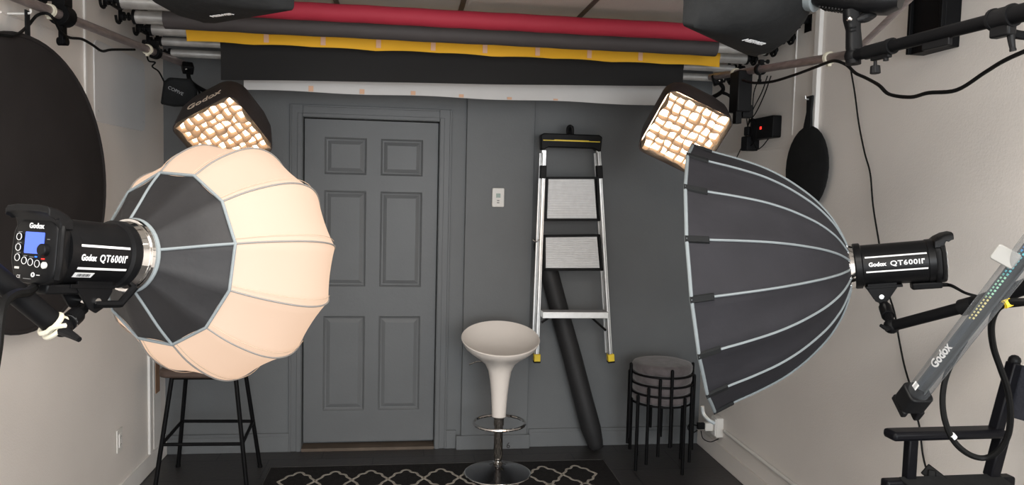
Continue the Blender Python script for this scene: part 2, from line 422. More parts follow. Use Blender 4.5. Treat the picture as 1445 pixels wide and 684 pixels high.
for nm, colr, Y, zp, pl, pr, rp, rt in rolls:
    P = onY(640, zp, Y); z = P.z
    xa, xb = onY(pl, zp-14, Y).x, onY(pr, zp+15, Y).x
    ta, tb = XL+.17, XR-.11
    if nm == 'red': xa = onY(275, 5, Y).x
    RP.append((Y, z, ta, tb, rt))
    t = thing('backdrop_roll', lab[nm], 'backdrop roll', V(((xa+xb)/2, Y, z)), 'backdrop rolls across the ceiling')
    m = mat(nm.replace(' ', '_')+'_seamless_paper', colr, .72 if nm != 'black' else .8, var=.03, scale=3, bump=.05, bscale=5)
    pp = MB(); n = 32; L = []
    nseg = 40
    for i in range(nseg+1):
        xx = xa+(xb-xa)*i/nseg
        sag = .003*math.sin(i*1.7)+.002*math.sin(i*.6)
        L.append([V((xx, Y+rp*math.cos(2*PI*j/n), z+rp*math.sin(2*PI*j/n)+sag*(.3))) for j in range(n)])
    pp.loops(L); paper = obj('paper', pp, m, t)
    obj('core_tube', MB().cyl((ta, Y, z), (xa+.05, Y, z), rt, n=20), CARD, t, label='silver core tube')
    obj('core_tube', MB().cyl((xb-.05, Y, z), (tb, Y, z), rt, n=20), CARD, t, label='silver core tube')
    for s, e in ((-1, ta), (1, tb)):
        ex = MB().cyl((e, Y, z), (e+s*.012, Y, z), rt+.004).cyl((e+s*.012, Y, z), (e+s*.07, Y, z), .009).cyl((e+s*.03, Y, z), (e+s*.036, Y, z), .019).cyl((e+s*.05, Y, z), (e+s*.062, Y, z), .02)
        obj('end_plug', ex, BLACKP, t)
    # loose leading sheets
    def sheet(y_off, ztop, zbot, x0, x1, name='loose_sheet', th=.0012, curl=0.0):
        S = MB(); N = 60; K = 8; G = []
        for i in range(N+1):
            xx = x0+(x1-x0)*i/N; col = []
            zb_ = zbot(i/N)
            for k in range(K+1):
                f = k/K; zq = ztop+(zb_-ztop)*f
                yq = Y+y_off+curl*f*f+.004*math.sin(i*.35+f*2)*f
                col.append(V((xx, yq, zq)))
            G.append(col)
        vs = []; fs = []
        for i in range(N+1):
            for k in range(K+1): vs.append(G[i][k]); vs.append(G[i][k]+V((0, th, 0)))
        def id_(i, k, s): return (i*(K+1)+k)*2+s
        for i in range(N):
            for k in range(K):
                fs.append((id_(i, k, 0), id_(i+1, k, 0), id_(i+1, k+1, 0), id_(i, k+1, 0)))
                fs.append((id_(i, k, 1), id_(i, k+1, 1), id_(i+1, k+1, 1), id_(i+1, k, 1)))
            fs.append((id_(i, K, 0), id_(i+1, K, 0), id_(i+1, K, 1), id_(i, K, 1)))
        for i in (0, N):
            for k in range(K): fs.append((id_(i, k, 0), id_(i, k+1, 0), id_(i, k+1, 1), id_(i, k, 1)))
        S.add(vs, fs); return obj(name, S, m, paper)
    if nm == 'yellow':
        zb_ = lambda u: z-.057+.006*abs(math.sin(u*PI*9))-.004*abs(math.sin(u*PI*4.5))
        sheet(-rp-.001, z+.005, zb_, xa+.004, xb-.004)
        for pxx in (376, 456, 534, 611, 684, 758, 831, 903):
            xx = onY(pxx, 65+pxx*.03, Y-rp).x
            obj('tape_patch', MB().box2((xx-.012, Y-rp-.0062, z-.046), (xx+.012, Y-rp-.0052, z+.012)), TAPE, paper)
    if nm == 'black':
        zl, zr_ = onY(345, 114, Y-.04).z, onY(960, 122, Y-.04).z
        sheet(-rp-.001, z, lambda u: zl+(zr_-zl)*u+.002*math.sin(u*8), xa+.003, xb-.003)
    if nm == 'white':
        zl, zr_ = onY(360, 127, Y-.03).z, onY(930, 148.5, Y-.03).z
        zf = lambda u: zl+(zr_-zl)*u+.003*math.sin(u*20)
        sheet(-rp-.001, z, zf, xa+.002, xb-.002)
        # folded hem strip, wedge widening to the left
        for q_, pxx in enumerate((439, 511, 583, 651, 719, 784)):
            u = (onY(pxx, 130, Y-rp).x-xa)/(xb-xa); xx = xa+(xb-xa)*u; hh = .032-.0042*q_
            obj('tape_patch', MB().box2((xx-.013, Y-rp-.0075, zf(u)+.002), (xx+.013, Y-rp-.0062, zf(u)+hh)), TAPE, paper)

# roll racks on both sides
for side, xr in (('left', XL), ('right', XR)):
    s = 1 if side == 'left' else -1
    zt = max(r[1] for r in RP)+.07
    rk = thing('roll_hanger_rack', 'black metal hook rack holding the backdrop rolls near the %s wall' % side, 'rack', V((xr, 3.95, zt)), 'racks holding the backdrop rolls')
    ta = XL+.17 if s > 0 else XR-.11
    xa = (xr+ta)/2+s*.005
    bar = MB()
    for zo, yy0, yy1 in ((.0, 3.55, 4.40),):
        bar.box2((xa-.010, yy0, zt-.012), (xa+.010, yy1, zt+.012))
    obj('rail', bar, BLACKM, rk, bevel=.002)
    for yy in (3.57, 4.38):
        obj('wall_arm', MB().box2((xr, yy-.012, zt-.011), (xa, yy+.012, zt+.011)).box2((xr, yy-.03, zt-.05), (xr+s*.006, yy+.03, zt+.05)), BLACKM, rk, bevel=.0015)
    for (Y, z, _a, _b, rt) in RP:
        hk = MB()
        hk.box2((xa-.007, Y+.022, z-.02), (xa+.007, Y+.034, zt-.005))
        pts = [(xa, Y+.028, z-.01), (xa, Y+.02, z-.026), (xa, Y, z-.030), (xa, Y-.018, z-.024), (xa, Y-.028, z-.002)]
        hk.tube(pts, .0065, 8)
        obj('hook', hk, BLACKM, rk)
        obj('crosspiece', MB().box2((xa-.006, Y-.075, z+.030), (xa+.006, Y+.03, z+.040)), BLACKM, rk)
# ================================================================== PIPES / RAILS
def pipe_thing(name, label, cat, pts, r, m, group=None, n=16):
    o = obj(name, MB().tube(pts, r, n, smooth=len(pts) > 2), m); return tag(o, label, cat, group)
railL = [at(40, 3, 2.72), at(264, 92, 4.2)]
railR = [at(1003, 109, 4.0), at(1200, 77, 2.75)]
pipe_thing('support_pipe', 'weathered steel pipe slanting along the left wall below the roll ends', 'pipe', [railL[0]+(railL[0]-railL[1])*.12, railL[1]], .018, STEELP)
pipe_thing('support_pipe', 'weathered steel pipe along the right wall above the black power adapter', 'pipe', railR, .017, STEELP)
pipe_thing('support_pipe', 'thin steel pipe rising diagonally behind the top right lamp', 'pipe', [at(1217, 63, 2.62), at(1305, -22, 2.3)], .0105, STEELP)
def lerp(a, b, t): return a+(b-a)*t
def tie(px, line, r, label, tail=.02):
    # closest param by pixel x
    best = min((abs(((lerp(*line, t)-EYE).dot(RT)/(lerp(*line, t)-EYE).dot(fw))*F+CX-px), t) for t in [i/200 for i in range(-30, 201)])[1]
    p = lerp(*line, best); d = (line[1]-line[0]).normalized()
    m = MB()
    for k in (-1, 1): m.ring(p+d*.006*k, d, r+.003, .0045, 20, 6)
    m.box(V((0, 0, 0)), (.014, .014, .012), MX.Translation(p+V((0, 0, -r-.008))))
    return tag(obj('cable_tie', m, IVORY), label, 'cable tie', 'ivory ties on the steel pipes')
tie(70, railL, .018, 'ivory tie on the left steel pipe directly above the round black backdrop')
tie(208, railL, .018, 'ivory tie on the left steel pipe, at the roll ends')
tie(1038, railR, .017, 'ivory tie on the right steel pipe close to the lit grid box')
tie(1170, railR, .017, 'ivory tie on the right steel pipe where the thick cable droops')

# clamps on pipes
def clamp(px, line, label, r=.02, rot=0, size=1.0, hang=True):
    best = min((abs(((lerp(*line, t)-EYE).dot(RT)/(lerp(*line, t)-EYE).dot(fw))*F+CX-px), t) for t in [i/200 for i in range(-30, 201)])[1]
    p = lerp(*line, best); M = frame(p, (line[1]-line[0]))
    t = thing('pipe_clamp', label, 'clamp', M, 'black clamps on the steel pipes')
    s = size
    obj('jaw', MB().lathe([(r+.003, -.022*s), (r+.016*s, -.022*s), (r+.016*s, .022*s), (r+.003, .022*s)], 20, cap=False).box((0, r+.026*s, 0), (.034*s, .03*s, .04*s)), BLACKM, t, world=False, bevel=.002)
    obj('knob', MB().cyl((0, r+.03*s, 0), (.045*s, r+.03*s, 0), .006*s).cyl((.045*s, r+.03*s, 0), (.062*s, r+.03*s, 0), .016*s, n=8), BLACKP, t, world=False, bevel=.001)
    if hang: obj('lug', MB().box((0, -r-.035*s, 0), (.012*s, .055*s, .022*s)).cyl((-.012*s, -r-.055*s, 0), (.012*s, -r-.055*s, 0), .011*s), BLACKM, t, world=False, bevel=.001)
    return t
clamp(88, railL, 'large black clamp on the left steel pipe above the round black backdrop', .018, size=1.45)
clamp(218, railL, 'black clamp on the left steel pipe just past the pale tie at the roll ends', .018, size=.9, hang=False)
clamp(1073, railR, 'slim black clamp midway along the right steel pipe', .017, size=.6)

# ================================================================== CABLES
def cable(label, pts, r, m=RUBBER, name='power_cable', cat='cable', group=None):
    return tag(obj(name, MB().tube(pts, r, 8), m), label, cat, group)
def wallpt(px, py, off=.03, side='R'):
    return onX(px, py, XR-off) if side == 'R' else onX(px, py, XL+off)
cable('black cable sagging in front of the left wall top above the round backdrop', [at(x_, y_, d) for x_, y_, d in ((-15, 46, 2.5), (8, 50, 2.55), (22, 50, 2.6), (38, 38, 2.75), (52, 22, 2.8), (66, 19, 2.8), (76, 27, 2.82), (86, 45, 2.9), (98, 53, 3.0), (115, 55, 3.1), (130, 63, 3.2), (144, 72, 3.3), (158, 70, 3.45), (190, 70, 3.65))], .0055)
cable('thin kinked black cable dropping from the left pipe to the cloth pouch', [at(x_, y_, d) for x_, y_, d in ((207, 77, 3.78), (210, 86, 3.8), (219, 88, 3.82), (215, 94, 3.82), (224, 101, 3.86), (232, 116, 3.9))], .004)
cable('thick black cable drooping along the upper right wall', [at(x_, y_, d) for x_, y_, d in ((1048, 113, 3.5), (1065, 117, 3.4), (1090, 115, 3.3), (1120, 106, 3.15), (1150, 95, 2.95), (1168, 88, 2.84), (1180, 86, 2.75), (1195, 92, 2.7), (1207, 103, 2.65), (1222, 110, 2.6), (1240, 120, 2.5), (1255, 133, 2.45), (1285, 137, 2.35), (1310, 131, 2.25), (1350, 127, 2.15), (1390, 102, 2.05), (1420, 84, 1.95), (1470, 62, 1.85))], .0058)
cable('thin black wire hanging down the right wall behind the strobe lamp to a small adapter', [wallpt(x_, y_, .02) for x_, y_ in ((1196, 70), (1200, 95), (1206, 130), (1212, 175), (1220, 215), (1228, 245), (1232, 290), (1240, 340), (1250, 400), (1262, 440), (1268, 475), (1276, 515), (1286, 550), (1292, 580), (1298, 605), (1302, 640), (1308, 663), (1316, 672))], .0035, name='thin_wire')
# wires hanging to the power adapter
WP = [[(1083, 107), (1075, 130), (1060, 160), (1055, 180)], [(1088, 107), (1078, 135), (1066, 160), (1056, 172)], [(1074, 104), (1064, 130), (1062, 160), (1062, 175)], [(1045, 112), (1047, 135), (1052, 158), (1055, 178)], [(1056, 180), (1050, 200), (1042, 217), (1036, 230)]]
WL = ['thin black wire straight above the red lit adapter, leftmost-leaning pair under the pipe', 'thin black wire of the pair under the pipe that slants to the adapter plug', 'thin black wire falling from the middle clamp to the adapter', 'thin black wire falling beside the lit grid box to the adapter', 'thin black wire running down left from the adapter behind the dark dish']
for i, (p, l) in enumerate(zip(WP, WL)):
    cable(l, [wallpt(x_, y_, .03+.006*i) for x_, y_ in p], .003, name='thin_wire', group='thin wires around the adapter')
lp = [wallpt(x_, y_, .05) for x_, y_ in ((1056, 172), (1064, 168), (1068, 180), (1064, 200), (1056, 206), (1053, 190), (1056, 176), (1062, 170), (1062, 195), (1068, 210), (1076, 206), (1084, 196))]
cable('tangled loop of black wire hanging at the red lit adapter', lp, .0028, name='thin_wire', group='thin wires around the adapter')
# adapter with red display
Pa = wallpt(1086, 181, 0); Ma = frame(Pa, V((-1, 0, 0)))
ad = thing('power_adapter', 'black power adapter box with a red lit figure on the right wall', 'power adapter', Ma)
obj('housing', MB().prism(rrect(.27, .115, .01), 0, .05), BLACKP, ad, world=False, bevel=.004)
obj('red_display', MB().box((.0, .0, .051), (.018, .014, .002)), REDL, ad, world=False, label='tiny red lit display')
obj('plug', MB().prism(rrect(.075, .08, .01), .0, .075, MX.Translation((-.15, -.075, 0))).prism(rrect(.05, .05, .008), .0, .06, MX.Translation((-.165, -.005, 0))), BLACKP, ad, world=False, bevel=.004)

# black steel channel on right wall
ca, cb_ = onX(1296, 30, XR-.03), onX(1345, 30, XR-.03)
zc_ = onX(1320, 52, XR-.03).z
ch = MB().box2((XR-.06, cb_.y, zc_-.05), (XR, ca.y, H)).box2((XR-.075, cb_.y, zc_-.05), (XR-.06, cb_.y+.015, H)).box2((XR-.075, ca.y-.015, zc_-.05), (XR-.06, ca.y, H))
tag(obj('steel_channel', ch, BLACKM, bevel=.002), 'wide black steel channel fixed upright high on the right wall', 'bracket')

# right outlet with plugs
Po = onX(1017, 601, XR-.001); Mo = frame(Po, V((-1, 0, 0)))
ol = thing('surface_outlet', 'white surface box outlet with plugged cord low on the right wall', 'wall outlet', Mo)
obj('back_box', MB().prism(rrect(.085, .12, .006), 0, .045), WHITEP, ol, world=False, bevel=.003)
obj('face', MB().prism(rrect(.07, .105, .004), .045, .05), TRIM, ol, world=False)
for yy in (.025, -.025):
    for xx in (-.006, .006): obj('socket_slot', MB().box((xx+.012, yy, .0503), (.002, .008, .001)), INKB, ol, world=False)
pg = thing('wall_plug', 'white plug with looped black cord in the right wall outlet', 'plug', Mo)
obj('plug_body', MB().prism(rrect(.04, .05, .006), .0505, .10, MX.Translation((-.014, -.004, 0))), WHITEP, pg, world=False, bevel=.003)
obj('black_plug', MB().prism(rrect(.026, .04, .006), .10, .145, MX.Translation((-.014, 0, 0))), BLACKP, pg, world=False, bevel=.003)
obj('cord', MB().tube([(-.014, 0, .14), (-.02, .01, .19), (-.02, -.02, .20), (-.014, -.04, .17), (-.02, -.03, .14)], .004, 8).tube([(-.014, -.03, .12), (0, -.075, .11), (.02, -.09, .07), (.025, -.07, .02)], .003, 8), RUBBER, pg, world=False)
# conduit
c0 = onX(1023, 606, XR-.012); c1 = onX(1106, 676, XR-.012); c2 = c1+(c1-c0)*.6
c0.z = c1.z = c2.z = (c0.z+c1.z)/2
tag(obj('conduit', MB().tube([c0, c2], .011, 12, smooth=False), WHITEP), 'white cable conduit running along the right wall from the outlet box', 'conduit')

# small folded round reflector bag on right wall
Pb = onX(1141, 238, XR-.02)
bg = thing('reflector_pouch', 'small round black pouch hanging on the right wall behind the dark dish', 'pouch', frame(Pb, V((-1, 0, 0))))
obj('pouch', MB().sphere((0, 0, .012), .20, 28, (1, 1.02, .09)), CLOTH, bg, world=False)
obj('hang_strap', MB().prism([(-.045, .185), (.03, .19), (.022, .27), (.03, .345), (-.022, .345), (-.018, .27)], .006, .018), CLOTH, bg, world=False, bevel=.003)
obj('hook', MB().tube([(-.0, .33, .0), (-.0, .33, .03), (-.0, .345, .035)], .004, 8), ALU, bg, world=False)

# ================================================================== BIG ROUND BACKDROP on left wall
Pc = onX(45, 262, XL+.07)
rightedge = onX(147, 262, XL+.07); topz = onX(50, 57, XL+.07).z; botz = onX(40, 467, XL+.07).z
ra_ = rightedge.y-Pc.y; rb_ = (topz-botz)/2
Mb = frame(V((XL+.07, Pc.y, (topz+botz)/2)), V((1, 0, 0)))
bk = thing('pop_up_backdrop', 'large oval black pop-up backdrop hanging on the left wall behind the strobe', 'backdrop', Mb)
dsc = MB(); n = 72; L = []
for f, zo in ((.001, .010), (.5, .012), (.93, .008), (.985, .002), (.985, -.006), (.93, -.010), (.001, -.012)):
    L.append([V((ra_*f*math.cos(2*PI*j/n), rb_*f*math.sin(2*PI*j/n), zo)) for j in range(n)])
dsc.loops(L); obj('fabric', dsc, CLOTHL, bk, world=False)
obj('spring_rim', MB().tube([V((ra_*math.cos(2*PI*j/n), rb_*math.sin(2*PI*j/n), 0)) for j in range(n)], .009, 8, close=True), CLOTHL, bk, world=False)
obj('hanging_tab', MB().box((-.01, rb_+.045, 0), (.03, .10, .006)), CLOTH, bk, world=False, bevel=.001)
obj('hook', MB().tube([(-.01, rb_+.08, -.065), (-.01, rb_+.085, .005), (-.01, rb_+.1, .012)], .004, 8), WHITEP, bk, world=False)

# ================================================================== STROBE LAMPS
def look_frame(P, D, up=V((0, 0, 1))):            # local -Z points along D, Y up
    return frame(P, -D, up)
RB = .0625; LB = .225
def strobe(M, label, side, phi, dpanel=True, rb=RB, lb=LB):
    t = thing('studio_strobe', label, 'studio light', M)
    body = obj('housing', MB().lathe([(rb-.006, .012), (rb+.004, .012), (rb+.007, .016), (rb+.007, .032), (rb, .036), (rb, lb-.03), (rb+.002, lb-.028), (rb+.002, lb-.01)], 48), BODY, t, world=False)
    obj('mount_ring', MB().lathe([(rb-.012, -.01), (rb+.006, -.008), (rb+.009, 0), (rb+.005, .012), (rb-.012, .012)], 48), CHROME, t, world=False, label='polished chrome mount ring')
    # stripes & lettering wrapped on the housing
    def wrap(x, h, z=0):
        a = rad(phi) + h/rb
        r = rb+.0006+z
        if side > 0: return V((r*math.cos(a), r*math.sin(a), lb-.025-x))
        return V((-r*math.cos(a), r*math.sin(a), .042+x))
    st = MB(); kx = .69 if side > 0 else 1.0; Ls = .165*kx
    for hh in (.022, -.022):
        vs = []; N = 2
        for zz_ in (0, .0006):
            for (x_, h_) in ((0, hh-.0022), (Ls, hh-.0022), (Ls, hh+.0022), (0, hh+.0022)): vs.append(wrap(x_, h_, zz_))
        st.add(vs, [(0, 1, 2, 3), (7, 6, 5, 4), (0, 4, 5, 1), (1, 5, 6, 2), (2, 6, 7, 3), (3, 7, 4, 0)])
    obj('white_stripe', st, INK, body, world=False)
    tx1, w1 = text('Godox', .0115, .0003, .0006, lambda p: wrap((p.x+.008)*kx, p.y, p.z))
    obj('lettering', tx1, INK, body, world=False)
    tx2, w2 = text('QT600II', .0140, .0003, .0003, None, spacing=1.12)
    k2 = .086/w2; tx2.v = [wrap((p.x*k2+.066)*kx, p.y, p.z) for p in tx2.v]; w2 = .084
    obj('lettering', tx2, INK, body, world=False)
    tx3, w3 = text('M', .005, .0003, .0002, lambda p: wrap((p.x+.068+w2)*kx, p.y+.005, p.z)); obj('lettering', tx3, INK, body, world=False)
    if side > 0:
        vs = [wrap(x_, h_, z_) for z_ in (0, .0006) for x_, h_ in ((0, -.044), (.045, -.044), (.047, -.032), (.003, -.032))]
        stk = MB().add(vs, [(0, 1, 2, 3), (7, 6, 5, 4), (0, 4, 5, 1), (1, 5, 6, 2), (2, 6, 7, 3), (3, 7, 4, 0)])
        stk_o = obj('barcode_sticker', stk, INK, body, world=False)
        bars = MB()
        for i in range(11):
            x_ = .012+i*.0026; w_ = .0008+.0009*((i*7) % 3)/2
            vs = [wrap(xx, h_, z_) for z_ in (.0005, .0009) for xx, h_ in ((x_, -.0415), (x_+w_, -.0415), (x_+w_, -.0345), (x_, -.0345))]
            bars.add(vs, [(0, 1, 2, 3), (7, 6, 5, 4), (0, 4, 5, 1), (1, 5, 6, 2), (2, 6, 7, 3), (3, 7, 4, 0)])
        obj('barcode', bars, INKB, stk_o, world=False)
    # rear control head: rounded block slightly larger than housing
    hw_, hh_ = .057, .063
    hd = MB(); L = []
    for z_, k in ((lb-.012, .93), (lb-.008, .99), (lb+.010, 1.0), (lb+.016, .97), (lb+.018, .93)):
        L.append([V((x_*k, y_*k-.002, z_)) for x_, y_ in rrect(hw_*2, hh_*2, .035, 8)])
    hd.loops(L); head = obj('control_head', hd, BLACKP, t, world=False, sharp=50)
    # hooked handle: profile in (y,z), extruded along x
    prof_o = [(.040, lb-.012), (.060, lb-.010), (.072, lb+.002), (.079, lb+.018), (.081, lb+.032), (.082, lb+.040)]
    prof_i = [(.070, lb+.040), (.068, lb+.032), (.064, lb+.026), (.058, lb+.020), (.050, lb+.016), (.040, lb+.014)]
    poly = prof_o+prof_i
    hnd = MB(); L = []
    for k, wx in enumerate((-.058, -.053, -.03, 0, .03, .053, .058)):
        sh_ = -.010 if abs(wx) > .057 else (-.003 if abs(wx) > .05 else 0)
        L.append([V((wx, y_+sh_*(1 if y_ > .06 else 0), z_)) for y_, z_ in poly])
    hnd.loops(L); obj('handle', hnd, BLACKP, t, world=False, bevel=.002, sharp=50)
    # side ridges of the head
    for sx in (-1, 1):
        obj('side_rail', MB().tube([(sx*.054, .045, lb+.008), (sx*.058, .025, lb+.011), (sx*.059, -.02, lb+.011), (sx*.052, -.052, lb+.008)], .006, 8), BLACKP, t, world=False)
    zf = lb+.0185
    obj('lcd_screen', MB().prism(rrect(.050, .040, .002), zf-.002, zf+.0008, MX.Translation((-.001, .012, 0))), LCD, head, world=False, label='blue lit display')
    dl = obj('dial', MB().lathe([(.0115, zf-.002), (.0115, zf+.008), (.0095, zf+.010), (.001, zf+.010)], 24, MX.Translation((.029, .000, 0))), BLACKP, head, world=False)
    for bx, by in ((-.041, .022), (-.041, .002), (-.041, -.017), (-.022, -.022), (-.005, -.024), (.013, -.026)):
        bt = obj('button', MB().cyl((bx, by, zf-.001), (bx, by, zf+.002), .0062, n=20), BLACKP, head, world=False)
        obj('button_ring', MB().ring((bx, by, zf+.0018), (0, 0, 1), .0064, .0007, 24, 6), INK, bt, world=False)
    obj('white_button', MB().cyl((.031, -.028, zf-.001), (.031, -.028, zf+.003), .0062, n=20), WHITEP, head, world=False)
    obj('red_indicator', MB().box((.025, -.0165, zf), (.008, .0022, .0012)), REDL, head, world=False)
    obj('blue_indicator', MB().box((.006, -.0135, zf), (.005, .0022, .0012)), BLUL, head, world=False)
    tg, wg = text('Godox', .0095, .0003, .0005, lambda p: V((p.x-.018, p.y+.044, zf+.0005+p.z))); obj('lettering', tg, INK, head, world=False)
    tg, wg = text('CE', .006, .0002, .0, lambda p: V((p.x-.040, p.y-.052, zf+.0004+p.z))); obj('lettering', tg, INK, head, world=False)
    FP = mat('faint_print', (.22, .22, .22), .5)
    for bx, by, w_ in ((-.041, .031, .01), (-.041, .011, .01), (-.041, -.008, .01), (-.022, -.013, .009), (-.005, -.0145, .01), (.035, .02, .007), (-.012, -.055, .02)):
        obj('button_caption', MB().box((bx, by, zf+.0002), (w_, .0012, .0008)), FP, head, world=False)
    sk = MB()
    sk.box((-.042, -.036, zf), (.011, .004, .0015)); obj('usb_socket', sk, WHITEP, head, world=False)
    obj('sync_socket', MB().ring((.003, -.047, zf+.0005), (0, 0, 1), .0035, .0012, 16, 6), INK, head, world=False)
    obj('sync_caption', MB().box((.016, -.047, zf), (.008, .0014, .001)), INK, head, world=False)
    # socket block under the rear and yoke
    obj('power_socket', MB().prism([(-.028, -.062), (.028, -.062), (.024, -.082), (-.024, -.082)], lb-.075, lb+.006), BLACKP, t, world=False, bevel=.004)
    yk = MB()
    for sx in (-1, 1):
        yk.prism([(.045, -.050), (.125, -.050), (.125, -.070), (.097, -.108), (.078, -.118), (.062, -.108), (.045, -.075)], -.003, .003, MX(((0, 0, 1, sx*.026), (0, 1, 0, 0), (1, 0, 0, 0), (0, 0, 0, 1))))
    yk.box((0, -.0655, .09), (.06, .008, .10))
    obj('yoke', yk, BLACKM, t, world=False, bevel=.001)
    obj('yoke_bolt', MB().cyl((-.034, -.095, .08), (.034, -.095, .08), .007, n=16), CHROME, t, world=False)
    return t
# ---- left lamp axis
Nl = at(175, 359.5, 1.60); Lc = at(319, 368.5, 1.878)
DL = (Lc-Nl).normalized()
ML = look_frame(Nl, DL)
LBL = .18
lamp_l = strobe(ML, 'black studio strobe with blue screen, at left, feeding the glowing lantern', 1, -8, lb=LBL)
# ---- right lamp axis
Nr = at(1198, 376, 2.353); Cr = at(997, 391, 2.50)
DR = (Cr-Nr).normalized()
MR_ = look_frame(Nr, DR)
lamp_r = strobe(MR_, 'black studio strobe at right, mounted behind the large dark parabolic dish', -1, 6, lb=.24)

# ---------------- lantern softbox
ln = thing('lantern_softbox', 'glowing round lantern softbox with a black back cone', 'softbox', ML)
PR = [(.018, .072), (.047, .111), (.079, .155), (.112, .193), (.150, .231), (.195, .261), (.24, .281), (.285, .288), (.335, .281), (.385, .258), (.435, .219), (.472, .176), (.485, .150)]
kD = 3; NG = 12; off = rad(12)
def rib(i): return off + 2*PI*i/NG
def gore(s0, s1, dr=0.0, sagk=.012, sub=6):
    mb = MB(); pr = PR[s0:s1+1]
    # refine
    pts = smoothpath([(a, b, 0) for a, b in pr], 4)
    L = []
    for p in pts:
        ring = []
        for i in range(NG):
            a0, a1 = rib(i), rib(i+1)
            for k in range(sub):
                t = k/sub; w = 1-t
                x_ = math.cos(a0)*w+math.cos(a1)*t; y_ = math.sin(a0)*w+math.sin(a1)*t
                r_ = p.y+dr - sagk*4*t*(1-t)*p.y/.3*.5
                ring.append(V((x_*r_, y_*r_, -p.x)))
        L.append(ring)
    return mb.loops(L, cap=False)
obj('dark_cone', gore(0, kD), mat('black_cone_fabric', (.017, .016, .017), .6, var=.15, scale=8, bump=.3, bscale=12, spec=.35), ln, world=False, sharp=60, label='black back cone')
shell = obj('lit_shell', gore(kD, len(PR)-1), LANT, ln, world=False, sharp=60, label='glowing cream fabric shell')
obj('front_disc', MB().lathe([(.151, -.483), (.149, -.488), (.001, -.490)], 36, cap=False), LANT, ln, world=False)
for i in range(NG):
    a = rib(i)
    pts = [V((math.cos(a)*(r+.0008), math.sin(a)*(r+.0008), -s)) for s, r in smoothpath([(p[0], p[1], 0) for p in PR[kD:]], 4) and [(q_.x, q_.y) for q_ in smoothpath([(p[0], p[1], 0) for p in PR[kD:]], 4)]]
    obj('seam', MB().tube(pts, .0021, 6, smooth=False), mat('grey_seam', (.20, .19, .18), .7), ln, world=False)
    a2 = a+rad(3.2)
    pts = [V((math.cos(a2)*(q_.y*.9975), math.sin(a2)*(q_.y*.9975), -q_.x)) for q_ in smoothpath([(p[0], p[1], 0) for p in PR[kD:-3]], 4)]
    obj('stitch_line', MB().tube(pts, .0008, 5, smooth=False), mat('tan_stitching', (.45, .34, .25), .7), ln, world=False)
for i in (0, 3, 6, 9):
    a = rib(i)
    pts = [V((math.cos(a)*(q_.y+.001), math.sin(a)*(q_.y+.001), -q_.x)) for q_ in smoothpath([(p[0], p[1], 0) for p in PR[:kD+1]], 4)]
    obj('piping', MB().tube(pts, .0032, 8, smooth=False), PIPE, ln, world=False)
pts = []
for i in range(NG):
    pts.append(V((math.cos(rib(i))*(PR[kD][1]+.001), math.sin(rib(i))*(PR[kD][1]+.001), -PR[kD][0])))
ring = []
for i in range(NG):
    for k in range(6): ring.append(lerp(pts[i], pts[(i+1) % NG], k/6))
obj('edge_piping', MB().tube(ring, .0036, 8, smooth=False, close=True), PIPE, ln, world=False)
obj('neck_piping', MB().ring((0, 0, -.019), (0, 0, 1), .076, .004, 40, 8), PIPE, ln, world=False)
obj('neck_ring', MB().lathe([(.060, -.003), (.076, -.004), (.0775, -.010), (.074, -.019), (.066, -.024), (.060, -.024)], 48), CHROME, ln, world=False, label='polished chrome speed ring')

# ---------------- parabolic dish
ds = thing('parabolic_softbox', 'large dark parabolic softbox dish with pale rib piping, at right', 'softbox', MR_)
Ld = (Cr-Nr).length; RD = .432
PD = [(.0, .066), (.018, .115), (.040, .160), (.075, .210), (.115, .252), (.165, .295), (.225, .335), (.30, .372), (.37, .402), (Ld, RD)]
ND = 16; offd = rad(2.5)
pf = [(q_.x, q_.y) for q_ in smoothpath([(a, b, 0) for a, b in PD], 4)]
def dshell(dr, sag=.010, sub=5):
    mb = MB(); L = []
    for s_, r_ in pf:
        ring = []
        for i in range(ND):
            a0, a1 = offd+2*PI*i/ND, offd+2*PI*(i+1)/ND
            for k in range(sub):
                t = k/sub; x_ = math.cos(a0)*(1-t)+math.cos(a1)*t; y_ = math.sin(a0)*(1-t)+math.sin(a1)*t
                q_ = r_+dr-sag*4*t*(1-t)*min(1, s_/.1)*(1-.8*max(0, (s_-.3)/(Ld-.3)))
                ring.append(V((x_*q_, y_*q_, -s_)))
        L.append(ring)
    return L
Lo = dshell(0); Li = dshell(-.004)
outer = obj('outer_shell', MB().loops(Lo, cap=False), CLOTHB, ds, world=False, sharp=60)
obj('inner_lining', MB().loops(Li, cap=False), mat('silver_lining', (.6, .6, .6), .35, metal=.6, bump=.3, bscale=60), ds, world=False, sharp=60, label='silver inner lining')
obj('front_diffuser', MB().lathe([(RD-.040, -(Ld-.035)), (RD*.6, -(Ld-.030)), (.001, -(Ld-.028))], 48, cap=False), GLOW2, ds, world=False, label='glowing front diffuser')
